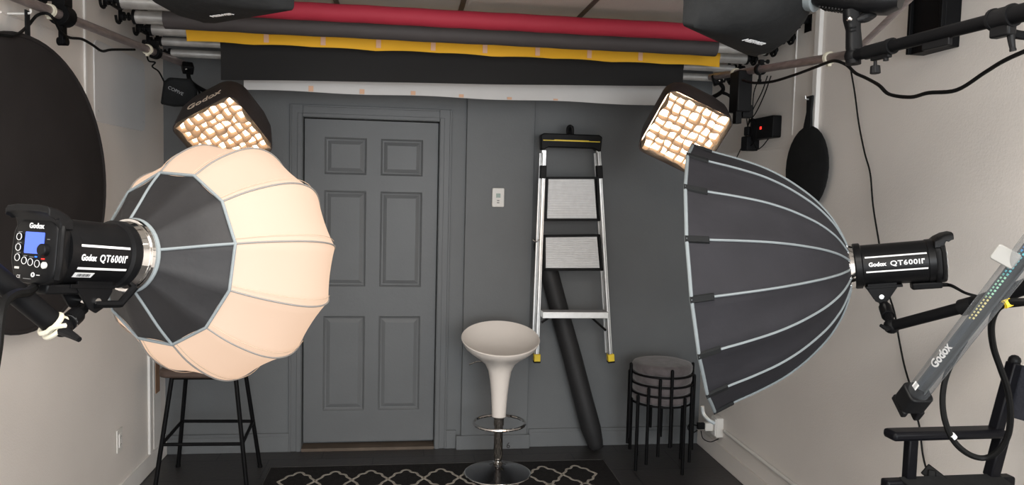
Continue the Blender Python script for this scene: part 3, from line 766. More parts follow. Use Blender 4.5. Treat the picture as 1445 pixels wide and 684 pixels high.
for i in range(ND):
    a = offd+2*PI*i/ND
    pts = [V((math.cos(a)*(r+.001), math.sin(a)*(r+.001), -s_)) for s_, r in pf if s_ < Ld-.05]
    obj('rib_piping', MB().tube(pts, .0036, 6, smooth=False), PIPE, ds, world=False)
    tb = MB(); pe = [(s_, r) for s_, r in pf if s_ >= Ld-.065]
    e0, e1 = pe[0], pe[-1]
    for z_, rr in ((0, 0),):
        c_ = V((math.cos(a), math.sin(a), 0)); tng = V((-math.sin(a), math.cos(a), 0))
        L = []
        for s_, r in ((e0[0], e0[1]), (Ld+.003, RD)):
            L.append([c_*(r-.002)+tng*.011+V((0, 0, -s_)), c_*(r+.007)+tng*.008+V((0, 0, -s_)), c_*(r+.007)-tng*.008+V((0, 0, -s_)), c_*(r-.002)-tng*.011+V((0, 0, -s_))])
        tb.loops(L)
    obj('rib_tip_pocket', tb, CLOTH, ds, world=False, bevel=.001)
rp_ = [p for p in Lo[-1]]
obj('rim_piping', MB().tube([p*1.0 for p in rp_], .0055, 8, smooth=False, close=True), PIPE, ds, world=False)
obj('speed_ring', MB().lathe([(.058, .006), (.070, .004), (.071, -.004), (.066, -.012), (.058, -.012)], 48), CHROME, ds, world=False, label='polished chrome speed ring')
for i in range(0, ND, 1):
    a = offd+2*PI*i/ND
    obj('rod_hinge', MB().box((.073*math.cos(a)*1.0, .073*math.sin(a), -.012), (.008, .008, .022)), CHROME, ds, world=False, bevel=.001)
# hanging diffuser strap at bottom of rim
pS = ML and (MR_ @ V((0, 0, 0)))
st_ = [at(991, 573, 2.52), at(993, 584, 2.52), at(1000, 592, 2.5), at(1008, 597, 2.5)]
obj('velcro_strap', MB().tube(st_, .006, 6), PIPE, ds)

# ================================================================== GRID SOFTBOXES
def grid_box(label, center, Xc, Nc, S, depth, letters):
    """Xc, Nc given in camera axes (right, up, forward)"""
    tow = lambda q_: RT*q_[0]+UP*q_[1]+fw*q_[2]
    n_ = tow(Nc).normalized(); x_ = tow(Xc); x_ = (x_-n_*x_.dot(n_)).normalized(); y_ = n_.cross(x_)
    M = MX(((x_.x, y_.x, n_.x, center.x), (x_.y, y_.y, n_.y, center.y), (x_.z, y_.z, n_.z, center.z), (0, 0, 0, 1)))
    t = thing('grid_softbox', label, 'softbox', M, 'lit grid softboxes in the far corners')
    L = []
    for z_, k, rr in ((.055, 1.12, .04), (0, 1.12, .05), (-.35*depth, 1.12, .07), (-.60*depth, 1.04, .09), (-.85*depth, .78, .09), (-depth, .42, .07), (-depth-.01, .40, .07), (-depth-.01, .02, .001)):
        w_ = S*k; L.append([V((a, b, z_)) for a, b in rrect(w_, w_, min(rr, w_*.4), 5)])
    Li_ = [[V((a, b, z_)) for a, b in rrect(S*k, S*k, .045, 5)] for z_, k in ((.055, 1.105), (.0, 1.08), (-.01, 1.07))]
    body = obj('black_shell', MB().loops(list(reversed(Li_))+L, cap=False), BROWNC, t, world=False, sharp=50)
    obj('diffuser', MB().prism(rrect(S*1.05, S*1.05, .04), -.012, -.006), GLOW, t, world=False, label='glowing white diffuser')
    # eggcrate grid of soft fabric strips
    N = 7; random.seed(len(label)); g_ = MB(); D = .050
    nd = {}
    for i in range(N+1):
        for j in range(N+1):
            nd[i, j] = (V(((i/N-.5)*S+random.uniform(-.004, .004), (j/N-.5)*S+random.uniform(-.004, .004), -.004)),
                        V(((i/N-.5)*S+random.uniform(-.008, .008), (j/N-.5)*S+random.uniform(-.008, .008), D-.004+random.uniform(-.004, .002))))
    def strip(a, b):
        n0, f0 = nd[a]; n1, f1 = nd[b]; perp = V((-(n1-n0).y, (n1-n0).x, 0)).normalized()
        bow = random.uniform(-.007, .007); Ls = []
        for u in (0, .25, .5, .75, 1):
            kk = 4*u*(1-u)*bow
            p = lerp(n0, n1, u)+perp*kk*.3; q2 = lerp(f0, f1, u)+perp*kk
            Ls.append([p-perp*.0011, p+perp*.0011, q2+perp*.0011, q2-perp*.0011])
        g_.loops(Ls)
    for i in range(N+1):
        for j in range(N+1):
            if i < N: strip((i, j), (i+1, j))
            if j < N: strip((i, j), (i, j+1))
    obj('eggcrate_grid', g_, EGG, t, world=False, sharp=60, label='tan cloth eggcrate grid')
    if letters:
        tg_, wg_ = text('Godox', .045, .0005, .0008, lambda p: V((p.x-.085, S*.5605+.0015+p.z, -.022+p.y)) )
        # lies on the upper side panel: x right, "up" of letters towards the back
        tg_.v = [V((p.x, p.y, -.040-(p.z+.022))) for p in tg_.v]
        obj('lettering', tg_, mat('tan_print', (.8, .66, .52), .6), body, world=False)
    # lamp head and bracket behind
    obj('lamp_head', MB().cyl((0, 0, -depth-.008), (0, 0, -depth-.14), .045, .04, 24), BODY, t, world=False, bevel=.004)
    return t, M
g1, M1 = grid_box('tilted lit grid softbox in the left corner, partly behind the glowing lantern', at(317, 187, 3.62), (.84, .54, .05), (.20, -.60, -.78), .30, .30, True)
g2, M2 = grid_box('tilted lit grid softbox in the right corner, partly behind the dark dish', at(966, 184, 3.62), (.90, -.42, .05), (-.18, -.48, -.86), .30, .30, False)
# brackets linking them to the pipes
def mount(label, a, b, mid):
    t = thing('light_bracket', label, 'bracket', V(b), 'brackets carrying the grid softboxes')
    obj('arm', MB().tube([a, mid, b], .011, 10), BLACKM, t)
    d = (b-mid).normalized()
    obj('clamp_jaw', MB().box((0, 0, 0), (.055, .05, .055), frame(b, d)), BLACKM, t, bevel=.006)
    obj('lever', MB().tube([mid, mid+V((.03, -.03, -.02)), mid+V((.05, -.05, -.06))], lambda u: .009-.003*u, 8), BLACKP, t)
    obj('bolt', MB().sphere(b+V((.0, -.03, -.01)), .006, 10), CHROME, t)
mount('black bracket joining the left grid softbox to the left steel pipe', M1 @ V((0, 0, -.30)), at(265, 96, 4.1), at(272, 118, 4.0))
mount('black bracket joining the right grid softbox to the right steel pipe', M2 @ V((0, 0, -.30)), at(1012, 112, 3.95), at(1018, 130, 3.95))
# black lugs/box under right pipe
bx = thing('receiver_box', 'black box hanging under the right steel pipe beside the grid softbox', 'electrical box', at(1045, 130, 3.6))
obj('case', MB().box((0, 0, -.0), (.07, .10, .19)), BLACKP, bx, world=False, bevel=.006)
obj('foot', MB().box((.03, 0, -.09), (.05, .05, .06)).box((-.02, -.02, -.12), (.03, .04, .06)), BLACKP, bx, world=False, bevel=.004)
# black pouch by the left corner
Mq = frame(at(252, 131, 3.95), (EYE-at(252, 131, 3.95)))
pq = thing('cloth_pouch', 'small black cloth pouch with faint white print hanging in the left corner', 'pouch', Mq)
obj('cloth', MB().loops([[V((x_*k, y_*k, z_)) for x_, y_ in ((-.085, -.062), (-.02, -.072), (.085, -.060), (.09, .02), (.06, .075), (-.045, .075), (-.070, .05))] for z_, k in ((-.05, .9), (-.03, 1), (.02, 1), (.04, .9))]), CLOTH, pq, world=False, bevel=.008)
tq, wq = text('COPIVE', .016, .0004, 0, lambda p: MX.Rotation(rad(-24), 4, 'Z') @ V((p.x-.055, p.y+.004, .042+p.z))); obj('lettering', tq, mat('dull_print', (.30, .30, .30), .6), pq, world=False)

# ================================================================== TOP SOFTBOXES (cut by frame)
def top_box(label, A, B, neck, hgt, seed):
    """A near-front-bottom corner, B far-front-bottom corner, neck centre; world points"""
    z1 = A.z; B = V((B.x, B.y, z1))
    t = thing('rectangular_softbox', label, 'softbox', V(((A+B)/2)), 'black softboxes at the top edge')
    T = V((0, 0, hgt))
    front = [A, B, B+T, A+T]
    c_ = (A+B+T)/2; ax = (neck-c_).normalized(); e = (B-A).normalized(); upv = ax.cross(e).normalized()
    if upv.z < 0: upv = -upv
    def ringpt(w_, h_, o, k=6):
        pts = []
        for a, b in rrect(w_*2, h_*2, min(w_, h_)*.6, k): pts.append(o+e*a+upv*b)
        return pts
    # front square as same count loop
    n = 4*7
    def square(w_, h_, o, rr): return [o+e*a+V((0, 0, 1))*b for a, b in rrect(w_, h_, rr, 6)]
    W = (B-A).length
    L = [square(W*.96, hgt*.94, c_-ax*-.012, .01), square(W, hgt, c_-ax*.0, .012), square(W, hgt, c_+ax*.03, .012)]
    D = (neck-c_).length
    for f, k in ((.2, .985), (.45, .92), (.7, .76), (.87, .55), (1.0, .0)):
        w_, h_ = (W/2*k, hgt/2*k) if k else (.05, .05)
        if f == 1.0: w_ = h_ = .055
        o = c_+ax*(D*f); u2 = V((0, 0, 1)).lerp(upv, f).normalized()
        rr = .015+(min(w_, h_)*.95-.015)*f
        L.append([o+e*a+u2*b for a, b in rrect(w_*2, h_*2, rr, 6)])
    sh = obj('black_shell', MB().loops(L), CLOTH, t, sharp=40)
    obj('speed_ring', MB().lathe([(.058, 0), (.062, .002), (.062, .020), (.058, .022)], 32, frame(neck-ax*.004, ax)), PIPE, t, label='pale grey speed ring')
    return t, ax, e, sh
rA = at(963, 36, 1.9); rB = at(1056, 81, 2.29); rN = at(1148, -20, 1.93)
t1, ax1, e1, sh1 = top_box('black rectangular softbox at the top right with a small white label underneath', rA, rB, rN, .36, 1)
lA = at(415, 14, 2.1); lB = at(300, 33, 2.31); lN = at(190, -62, 2.02)
t2, ax2, e2, sh2 = top_box('black rectangular softbox at the top left edge in front of the red roll', lA, lB, lN, .30, 2)
# underside labels
def under_label(sh, P, xd, h_):
    ez = V((0, 0, 1)); xd = V((xd.x, xd.y, 0)).normalized(); yd = xd.cross(V((0, 0, -1)))
    return P, xd, yd
for sh, (p0, p1), hh_ in ((sh1, (at(1050, 54, 2.03), at(1078, 61, 2.05)), .020), (sh2, (at(297, 22, 2.05), at(327, 18, 2.05)), .022)):
    zl_ = (sh is sh1 and rA.z or lA.z)
    xd = (p1-p0); ln_ = xd.length; xd.normalize(); vw = (p0-EYE).normalized(); yd = xd.cross(vw).normalized()
    if yd.z < 0: yd = -yd
    nn = xd.cross(yd)
    tt, w_ = text('NEEWER', hh_*.7, .0005, .0006, None, shear=.3)
    from mathutils.bvhtree import BVHTree
    bv = BVHTree.FromPolygons([WM[sh.name] @ v.co for v in sh.data.vertices], [tuple(p.vertices) for p in sh.data.polygons])
    def snap(p):
        d_ = (p-EYE).normalized(); h = bv.ray_cast(EYE, d_)
        return h[0] if h[0] is not None else p
    q0, q1 = snap(p0), snap(p1); q2 = snap((p0+p1)/2+yd*hh_*.5)
    xd = (q1-q0); k = xd.length/w_; xd.normalize()
    nn = xd.cross(q2-q0).normalized()
    if nn.dot(EYE-q0) < 0: nn = -nn
    yd = nn.cross(xd)
    tt.v = [q0+xd*(p.x*k)+yd*p.y+nn*(.003+p.z) for p in tt.v]
    obj('lettering', tt, INK, sh)
# lamp of the right top softbox
lm = thing('speedlight_lamp', 'black lamp body behind the top right softbox', 'studio light', frame(rN, ax1))
obj('housing', MB().loops([[V((x_*k, y_*k, z_)) for x_, y_ in rrect(.10, .10, .035, 6)] for z_, k in ((.018, .95), (.03, 1.0), (.15, 1.0), (.19, .9), (.215, .55))]), BODY, lm, world=False, sharp=50)
fn_ = MB()
for i in range(9): fn_.box((0, -.051, .04+i*.008), (.05, .004, .004))
obj('cooling_fins', fn_, BLACKP, lm, world=False)
br = thing('tilt_bracket', 'black upright tilt bracket between the top right lamp and the boom pole', 'bracket', at(1205, 78, 1.86))
ptsb = [at(1199, 12, 1.86), at(1203, 45, 1.86), at(1206, 80, 1.86)]
obj('upright', MB().loops([[p+RT*a+fw*b for a, b in rrect(w_, .03, .008, 4)] for p, w_ in ((at(1201, 14, 1.86), .034), (at(1202, 28, 1.86), .036), (at(1204, 42, 1.86), .030), (at(1205, 66, 1.86), .034), (at(1206, 84, 1.86), .028))]), BLACKP, br, bevel=.002)
obj('slot_ribs', MB().box2((0, 0, 0), (0, 0, 0)).tube([at(1199, 39, 1.843), at(1208, 38, 1.843)], .0016, 6, False).tube([at(1199, 44, 1.843), at(1208, 43, 1.843)], .0016, 6, False), BLACKM, br)
obj('bolt', MB().sphere(at(1199, 26.5, 1.84), .007, 12), CHROME, br)
obj('handle', MB().tube([at(1208, 29, 1.85), at(1222, 24, 1.85), at(1235, 20, 1.85)], lambda u: .007+.006*math.sin(u*PI), 10), BLACKP, br)
# ---------------- boom pole top right
BP = [at(1204, 79, 1.86), at(1470, 11, 1.36)]
def bpx(px):
    t = 0.0
    for i in range(900):
        q_ = lerp(*BP, i/600)-EYE
        if q_.dot(RT)/q_.dot(fw)*F+CX >= px: return i/600
    return 1.5
bm_ = thing('boom_pole', 'long black boom pole crossing the top right wall', 'boom pole', BP[0])
obj('inner_tube', MB().cyl(BP[0], lerp(*BP, bpx(1403)), .0135), BLACKM, bm_)
obj('outer_tube', MB().cyl(lerp(*BP, bpx(1401)), lerp(*BP, 1.35), .0172), BLACKM, bm_)
obj('end_joint', MB().sphere(BP[0], .021, 16).cyl(BP[0]-UP*.02, BP[0]+UP*.012, .018), BLACKM, bm_)
obj('sleeve', MB().cyl(lerp(*BP, bpx(1222)), lerp(*BP, bpx(1260)), .0165).cyl(lerp(*BP, bpx(1254)), lerp(*BP, bpx(1260)), .0185), BLACKP, bm_)
pk = lerp(*BP, bpx(1235))
obj('thumb_screw', MB().cyl(pk, pk-UP*.036, .004).cyl(pk-UP*.036, pk-UP*.054, .011, .012, 8), BLACKP, bm_, bevel=.001)
obj('screw_plate', MB().box((0, 0, 0), (.012, .012, .06), frame(lerp(*BP, bpx(1243))-UP*.018, BP[1]-BP[0])), BLACKP, bm_, bevel=.002)
pk = lerp(*BP, bpx(1250)); obj('small_screw', MB().cyl(pk, pk-UP*.03, .006, n=12), BLACKP, bm_)
obj('under_plate', MB().box((0, 0, 0), (.010, .02, .075), frame(lerp(*BP, bpx(1322))-UP*.018, BP[1]-BP[0])), BLACKP, bm_, bevel=.002)
obj('clamp_collar', MB().cyl(lerp(*BP, bpx(1401)), lerp(*BP, bpx(1431)), .0195).cyl(lerp(*BP, bpx(1401)), lerp(*BP, bpx(1405)), .0215).cyl(lerp(*BP, bpx(1426)), lerp(*BP, bpx(1431)), .0215), BLACKP, bm_)
pk = lerp(*BP, bpx(1415))
obj('clamp_block', MB().box((0, 0, 0), (.02, .025, .045), frame(pk-UP*.024, BP[1]-BP[0])), BLACKP, bm_, bevel=.004)
obj('bolt', MB().cyl(lerp(*BP, bpx(1408))-UP*.026-fw*.016, lerp(*BP, bpx(1408))-UP*.026-fw*.010, .0045), CHROME, bm_)
obj('lever', MB().tube([pk+RT*.006-UP*.028-fw*.013, pk+RT*.008-UP*.048-fw*.013, pk+RT*.011-UP*.066-fw*.013], lambda u: .0075-.0025*u+.001*(u > .9), 10), BLACKP, bm_)
obj('support_strut', MB().tube([pk+RT*.012-UP*.022, pk+RT*.028-UP*.032, pk+RT*.09-UP*.036], .0085, 10), BLACKM, bm_)

# ---------------- support boom of right strobe
Yr = MR_ @ V((0, -.112, .085)); J = at(1258, 460, 2.20)
sb = thing('lamp_boom_pole', 'black support arm carrying the right strobe', 'boom pole', J)
obj('tilt_stem', MB().tube([Yr, lerp(Yr, J, .5), J], .013, 10, False).cyl(lerp(Yr, J, .25), lerp(Yr, J, .62), .018, n=12), BLACKM, sb, bevel=.001)
obj('pivot', MB().sphere(J, .022, 16), BLACKM, sb)
obj('lever', MB().tube([J, at(1251, 463, 2.18), at(1243, 459, 2.17)], lambda u: .009-.004*u, 8), BLACKP, sb)
E1 = at(1372, 430, 1.98); E2 = at(1480, 393, 1.80)
obj('thin_tube', MB().cyl(J, E1, .0155), BLACKM, sb)
obj('collar', MB().cyl(lerp(J, E1, .88), lerp(J, E1, 1.02), .022), BLACKP, sb)
obj('thick_tube', MB().cyl(E1, E2, .0195), BLACKM, sb)
cable('short black power cord leaving the rear of the right strobe', [MR_ @ V((0, -.074, .24)), MR_ @ V((0, -.078, .27)), at(1362, 413, 2.15), at(1385, 420, 2.12), at(1410, 432, 2.05), at(1460, 428, 1.95)], lambda u: .007-.003*min(1, u*3))
# ---------------- support boom of left strobe
Yl = ML @ V((0, -.112, .085)); Jl = at(88, 462, 1.42)
sl = thing('lamp_boom_pole', 'black support arm reaching up from the left edge under the left strobe', 'boom pole', Jl)
obj('arm_tube', MB().cyl(at(-60, 345, 1.30), at(74, 455, 1.42), .0205), BLACKM, sl)
obj('tilt_stem', MB().tube([Yl, lerp(Yl, Jl, .5), Jl], .011, 10, False).cyl(lerp(Yl, Jl, .35), lerp(Yl, Jl, .8), .0165, n=16), BLACKM, sl)
obj('stem_band', MB().cyl(lerp(Yl, Jl, .72), lerp(Yl, Jl, .76), .0172, n=16), CHROME, sl)
obj('pivot', MB().sphere(Jl, .018, 16), BLACKM, sl)
obj('lever', MB().tube([at(88, 466, 1.39), at(100, 472, 1.38), at(112, 479, 1.37)], lambda u: .010-.005*u, 8), BLACKP, sl)
obj('yoke_arm', MB().tube([ML @ V((.03, -.10, .085)), ML @ V((.035, -.10, .03)), ML @ V((.03, -.062, -.01))], .008, 8, False), BLACKM, sl)
tz = MB(); dA = (at(74, 455, 1.42)-at(-60, 345, 1.30)).normalized()
for k in (0, .011): tz.ring(at(72, 457, 1.415)+dA*k, dA, .0225, .005, 24, 8)
tz.tube([at(66, 469, 1.39), at(75, 462, 1.385), at(92, 459, 1.38)], .0045, 6)
tag(obj('cable_tie', tz, IVORY), 'pale ivory tie around the support arm under the left strobe', 'cable tie')
cable('thick black cord curving from the left strobe down the left edge', [ML @ V((-.0, -.070, LBL+.012)), at(38, 412, 1.36), at(20, 415, 1.32), at(5, 428, 1.28), at(-1, 455, 1.25), at(-4, 490, 1.24), at(-12, 540, 1.22)], .0085)

# ================================================================== LED TUBE LIGHT
T0 = at(1288, 563, 1.62); T1 = at(1460, 343, 1.30); dT = (T1-T0)
tl = thing('tube_light', 'clear smoky tube light slanting at the right edge', 'tube light', frame(T0, dT))
LT = dT.length
# local y toward camera-ish
obj('end_cap', MB().loops([[V((x_, y_, z_)) for x_, y_ in rrect(.052, .050, .012, 4)] for z_ in (-.018, .028)]).box((.018, 0, -.030), (.014, .05, .03)).box((-.018, .0, -.024), (.012, .05, .016)), BLACKP, tl, world=False, bevel=.003)
obj('clear_tube', MB().lathe([(.0205, .01), (.0215, .012), (.0215, LT*1.15)], 32, cap=False), GLASS, tl, world=False)
vd = (WM[tl.name].inverted().to_3x3() @ (EYE-(T0+T1)/2)).normalized(); ang = math.atan2(vd.y, vd.x)
Rz = MX.Rotation(ang, 4, 'Z')           # local +X of the strip faces the room
SPN = mat('grey_spine', (.16, .17, .175), .3, metal=.5)
obj('aluminium_spine', MB().box((-.010, 0, LT*.57), (.006, .024, LT*1.1), Rz).box((-.007, .0115, LT*.57), (.012, .003, LT*1.1), Rz).box((-.007, -.0115, LT*.57), (.012, .003, LT*1.1), Rz), SPN, tl, world=False, label='grey aluminium spine inside the tube')
stp = obj('led_strip', MB().box((-.006, -.006, LT*.57), (.002, .011, LT*1.08), Rz), mat('dark_led_board', (.09, .10, .11), .4), tl, world=False)
ledc = [(.75, .65, .30), (.4, .7, .5), (.15, .55, .6), (.12, .35, .8)]  # tinted reflections on the LEDs, put into their colour and a faint glow
for k in range(4):
    lm_ = MB()
    z_ = LT*(.56+.13*k)
    while z_ < LT*(.56+.13*(k+1)):
        for yy in (-.009, -.003): lm_.box((-.0045, yy, z_+(yy+.003)*.6), (.002, .0035, .0035), Rz)
        z_ += .0085
    obj('led_row', lm_, mat('led_reflection_tint_%d' % k, ledc[k], .35, emis=ledc[k], est=.15), stp, world=False, stuff=False)
# strip reflection highlight rail and lettering
SG = -1
tg, wg = text('Godox', .0165, .0004, .0008, None)
def tubemap(p):
    a = ang-.45-p.y/.0215*SG; return V((.0219*math.cos(a), .0219*math.sin(a), .125+p.x))
Wt = WM[tl.name]
def scr(p): q_ = Wt @ p - EYE; return (q_.dot(RT)/q_.dot(fw), q_.dot(UP)/q_.dot(fw))
p_a, p_b, p_c = scr(tubemap(V((0, 0, 0)))), scr(tubemap(V((.01, 0, 0)))), scr(tubemap(V((0, .004, 0))))
if (p_b[0]-p_a[0])*(p_c[1]-p_a[1])-(p_b[1]-p_a[1])*(p_c[0]-p_a[0]) < 0: SG = 1
tg.v = [tubemap(V((p.x, p.y*1.0, p.z))) for p in tg.v]
obj('lettering', tg, INK, tl, world=False)
a0_ = ang-.3
stm = MB(); vs = []
for rr in (.0217, .0221):
    for da, zz_ in ((-.28, .045), (.28, .045), (.28, .062), (-.28, .062)): vs.append(V((rr*math.cos(a0_-.25+da), rr*math.sin(a0_-.25+da), zz_)))
stm.add(vs, [(0, 1, 2, 3), (7, 6, 5, 4), (0, 4, 5, 1), (1, 5, 6, 2), (2, 6, 7, 3), (3, 7, 4, 0)])
obj('sticker', stm, INK, tl, world=False)
obj('clip', MB().prism(rrect(.040, .030, .005), -.012, .012, frame(at(1419, 362, 1.34), EYE-at(1419, 362, 1.34), dT)), mat('frosted_clip', (.28, .275, .26), .4, trans=.2), tl, bevel=.002)
cable('black cable looping beneath the tube light over the chair arm', [at(x_, y_, d) for x_, y_, d in ((1470, 426, 1.45), (1440, 425, 1.48), (1422, 427, 1.5), (1406, 438, 1.52), (1399, 460, 1.55), (1402, 490, 1.58), (1412, 520, 1.6), (1422, 550, 1.62), (1426, 585, 1.64), (1422, 615, 1.66), (1408, 637, 1.68), (1388, 646, 1.7), (1366, 640, 1.7), (1346, 622, 1.7), (1334, 595, 1.7), (1330, 565, 1.7), (1334, 535, 1.7), (1345, 508, 1.7), (1362, 480, 1.7))], .0066)
tpm = MB().cyl(at(1346.5, 618, 1.7)-V((0, 0, 0)), at(1342, 613, 1.7), .0075, n=12)
tag(obj('cable_marker', tpm, INK), 'white tape marker on the looping black cable above the chair arm', 'tape')
tag(obj('cable_marker', MB().cyl(at(1417, 429.5, 1.5), at(1426, 426, 1.5), .0085, n=12), YEL), 'yellow tape marker on the black cable beside the tube light', 'tape')

# ================================================================== DIRECTOR CHAIR
Ax0 = at(1254, 607, 2.10); Ax1 = onZ(1412, 603, Ax0.z)
zt_ = (Ax0.z+Ax1.z)/2
fwd_ = V(((Ax0-Ax1).x, (Ax0-Ax1).y, 0)).normalized()     # chair faces this way
lat = V((0, 0, 1)).cross(fwd_)                            # chair's left
if lat.dot(EYE-Ax0) < 0: lat = -lat                       # toward the camera
la_ = V(((Ax0-Ax1).x, (Ax0-Ax1).y, 0)).length
O = V((Ax1.x, Ax1.y, 0))
def cp(f, l, z): return O+fwd_*f+lat*l+V((0, 0, z))
dc = thing('director_chair', 'black wooden folding chair with canvas back at the lower right edge', 'chair', frame(cp(.2, .25, 0), V((0, 0, 1)), lat))
WID = .50
def beam(p, q_, a, b, name, m=CHAIRW, bev=.004, up=V((0, 0, 1))):
    M = frame(p, q_-p, up); L = (q_-p).length
    return obj(name, MB().box((0, 0, L/2), (a, b, L), M), m, dc, bevel=bev)
zs_ = zt_-.140
for l in (0.0, WID):
    beam(cp(-.0, l, zt_-.012), cp(la_, l, zt_-.012), .055, .026, 'armrest', bev=.009)
    beam(cp(la_-.07, l, zs_), cp(la_-.07, l, zt_-.024), .028, .028, 'arm_post')
    beam(cp(.02, l, zs_), cp(-.005, l, zt_-.024), .034, .030, 'arm_post')
    beam(cp(.018, l, zt_-.02), cp(-.028, l, zt_+.185), .034, .026, 'back_post')
    obj('post_cap', MB().sphere(cp(-.029, l, zt_+.19), .017, 12), BLACKP, dc)
    beam(cp(-.045, l, zs_-.02), cp(la_+.005, l, zs_-.02), .035, .045, 'seat_rail', bev=.006)
    beam(cp(.01, l, .02), cp(la_-.04, l, .02), .03, .04, 'foot_rail', bev=.006)
for f in (.03, la_-.08):
    beam(cp(f, 0, .03), cp(f, WID, zs_-.03), .03, .025, 'leg', up=fwd_); beam(cp(f+.028, WID, .03), cp(f+.028, 0, zs_-.03), .03, .025, 'leg', up=fwd_)
st = MB(); L = []
for i in range(13):
    u = i/12; L.append([cp(f, u*WID, zs_+.004-.03*math.sin(PI*u)+dz) for f, dz in ((0, 0), (la_-.04, 0), (la_-.04, .004), (0, .004))])
st.loops(L); obj('canvas_seat', st, CLOTH, dc)
bkm = MB(); L = []
for i in range(13):
    u = i/12; bow = -.045*math.sin(PI*u)
    L.append([cp(-.026+bow, u*WID, zt_+.03), cp(-.036+bow, u*WID, zt_+.18), cp(-.040+bow, u*WID, zt_+.18), cp(-.030+bow, u*WID, zt_+.03)])
bkm.loops(L); obj('canvas_back', bkm, mat('navy_black_canvas', (.012, .013, .020), .8, bump=.3, bscale=80), dc)
# small adapter on the chair's rail
Pad = at(1322, 674, 2.14)
cab = obj('cable_adapter', MB().box((0, 0, 0), (.075, .035, .022), frame(Pad, EYE-Pad, (UP*.75+RT*.66))).box((-.0, 0, 0), (.02, .02, .02), frame(at(1315, 668, 2.14), EYE-Pad)), RUBBER, bevel=.003)
tag(cab, 'small black inline adapter on the wire end lying on the chair rail', 'adapter')

# ================================================================== BOMBO STOOL
Bs = onZ(702, 669, .012); Bs.z = .012
bs = thing('swivel_bar_stool', 'cream bowl-shaped bar stool on a chrome pedestal standing on the rug', 'bar stool', V((Bs.x, Bs.y, .014)))
T_ = MX.Translation(Bs+V((0, 0, .002)))
obj('base', MB().lathe([(.001, 0), (.186, 0), (.190, .004), (.188, .010), (.15, .020), (.09, .034), (.045, .046), (.030, .056), (.001, .056)], 64, T_), mat('dark_chrome', (.20, .20, .21), .13, metal=1.0), bs, label='dark reflective round base')
obj('base_rim', MB().ring(Bs+V((0, 0, .009)), V((0, 0, 1)), .187, .005, 64), CHROME, bs)
obj('gas_column', MB().lathe([(.028, .05), (.028, .075), (.022, .08), (.022, .09), (.0265, .095), (.0265, .31), (.0, .31)], 32, T_), CHROME, bs)
fz = onY(703, 594, Bs.y).z-Bs.z
obj('foot_ring', MB().ring(Bs+V((-.0, -.03, fz)), V((0, 0.0, 1)), .145, .0085, 56).tube([Bs+V((0, 0, fz)), Bs+V((0, .10, fz))], .008, 8, False).cyl(Bs+V((0, 0, fz-.02)), Bs+V((0, 0, fz+.02)), .031), CHROME, bs, label='chrome foot ring')
# seat: asymmetrical bowl, back lip higher
zr0 = onY(706, 500, Bs.y-.15).z-Bs.z     # front rim
zc0 = onY(706, 456, Bs.y+.2).z-Bs.z     # back rim
L = []; n = 56
zb0 = onY(703, 587, Bs.y).z-Bs.z
prof = [(.040, zb0), (.041, zb0+.03), (.047, zb0+.12), (.056, zb0+.20), (.066, zb0+.25), (.085, zb0+.285), (.125, zb0+.318), (.170, zb0+.348), (.205, zb0+.380), (.220, zb0+.408)]
zrim = prof[-1][1]; tilt = (zc0-zr0)/2/.2
mid = (zc0+zr0)/2; sh_ = mid-zrim
def seatpt(r, z, a, f): # f: share of tilt
    dz = tilt*f*r*math.sin(a)*1.0
    return Bs+V((r*math.cos(a), r*math.sin(a)*.93, z+dz))
full = []
for i, (r, z) in enumerate(prof):
    k = max(0, (i-4)/(len(prof)-5)); full.append((r, z+sh_*max(0, (i-1)/(len(prof)-2)), k))
z_r = full[-1][1]
full += [(.223, z_r+.006, 1), (.219, z_r+.010, 1), (.212, z_r+.004, 1), (.19, z_r-.022, .95), (.15, z_r-.046, .85), (.10, z_r-.062, .6), (.05, z_r-.068, .4), (.001, z_r-.069, .3)]
L = [[seatpt(r, z, 2*PI*j/n, k) for j in range(n)] for r, z, k in full]
obj('seat', MB().loops(L), BOMBO, bs, sharp=60)
obj('lift_lever', MB().tube([Bs+V((-.05, -.03, onY(683, 507, Bs.y).z-Bs.z)), at(673, 510, (Bs-EYE).dot(fw)-.03), at(662, 514, (Bs-EYE).dot(fw)-.03)], .004, 8, False), CHROME, bs)

# ================================================================== BLACK BAR STOOL left
fz1 = 0.0
def st_leg(pxt, pyt, dt, pxb, pyb, db): return at(pxt, pyt, dt), at(pxb, pyb, db)
flL = at(228, 627, 3.98); flR = at(342, 626, 4.02); bkL = at(257, 594, 4.36); bkR = at(357, 594, 4.38)
ctr = (flL+flR+bkL+bkR)/4; ctr.z = 0
zbF = (flL.z+flR.z)/2; zbB = (bkL.z+bkR.z)/2
bsT = thing('black_bar_stool', 'tall black metal bar stool with brown seat beneath the glowing lantern', 'bar stool', ctr.copy())
corn = [flL, flR, bkR, bkL]
zS = .615
tops = []; bots = []
for p in corn:
    d_ = V((p.x-ctr.x, p.y-ctr.y, 0)); zf_ = p.z
    slope = .165   # shrink per metre of height
    def leg_at(z, p=p, d_=d_, zf_=zf_): return V((p.x, p.y, z)) - d_*(slope*(z-zf_)/d_.length)*1.0
    tops.append(leg_at(zS)); b_ = leg_at(0.0); bots.append(b_)
    lg = obj('leg', MB().cyl(leg_at(0.004), leg_at(zS), .0115, n=12), BLACKM, bsT)
    obj('foot_tip', MB().cyl(b_, leg_at(.015), .0135, n=12), RUBBER, lg)
for a, b in ((0, 1), (2, 3), (0, 3), (1, 2)): obj('footrest_bar', MB().cyl(corn[a], corn[b], .009, n=10), BLACKM, bsT)
obj('seat_frame', MB().tube([p for p in tops], .010, 10, close=True), BLACKM, bsT)
sc_ = sum(tops, V((0, 0, 0)))/4
wS = (tops[1]-tops[0]).length
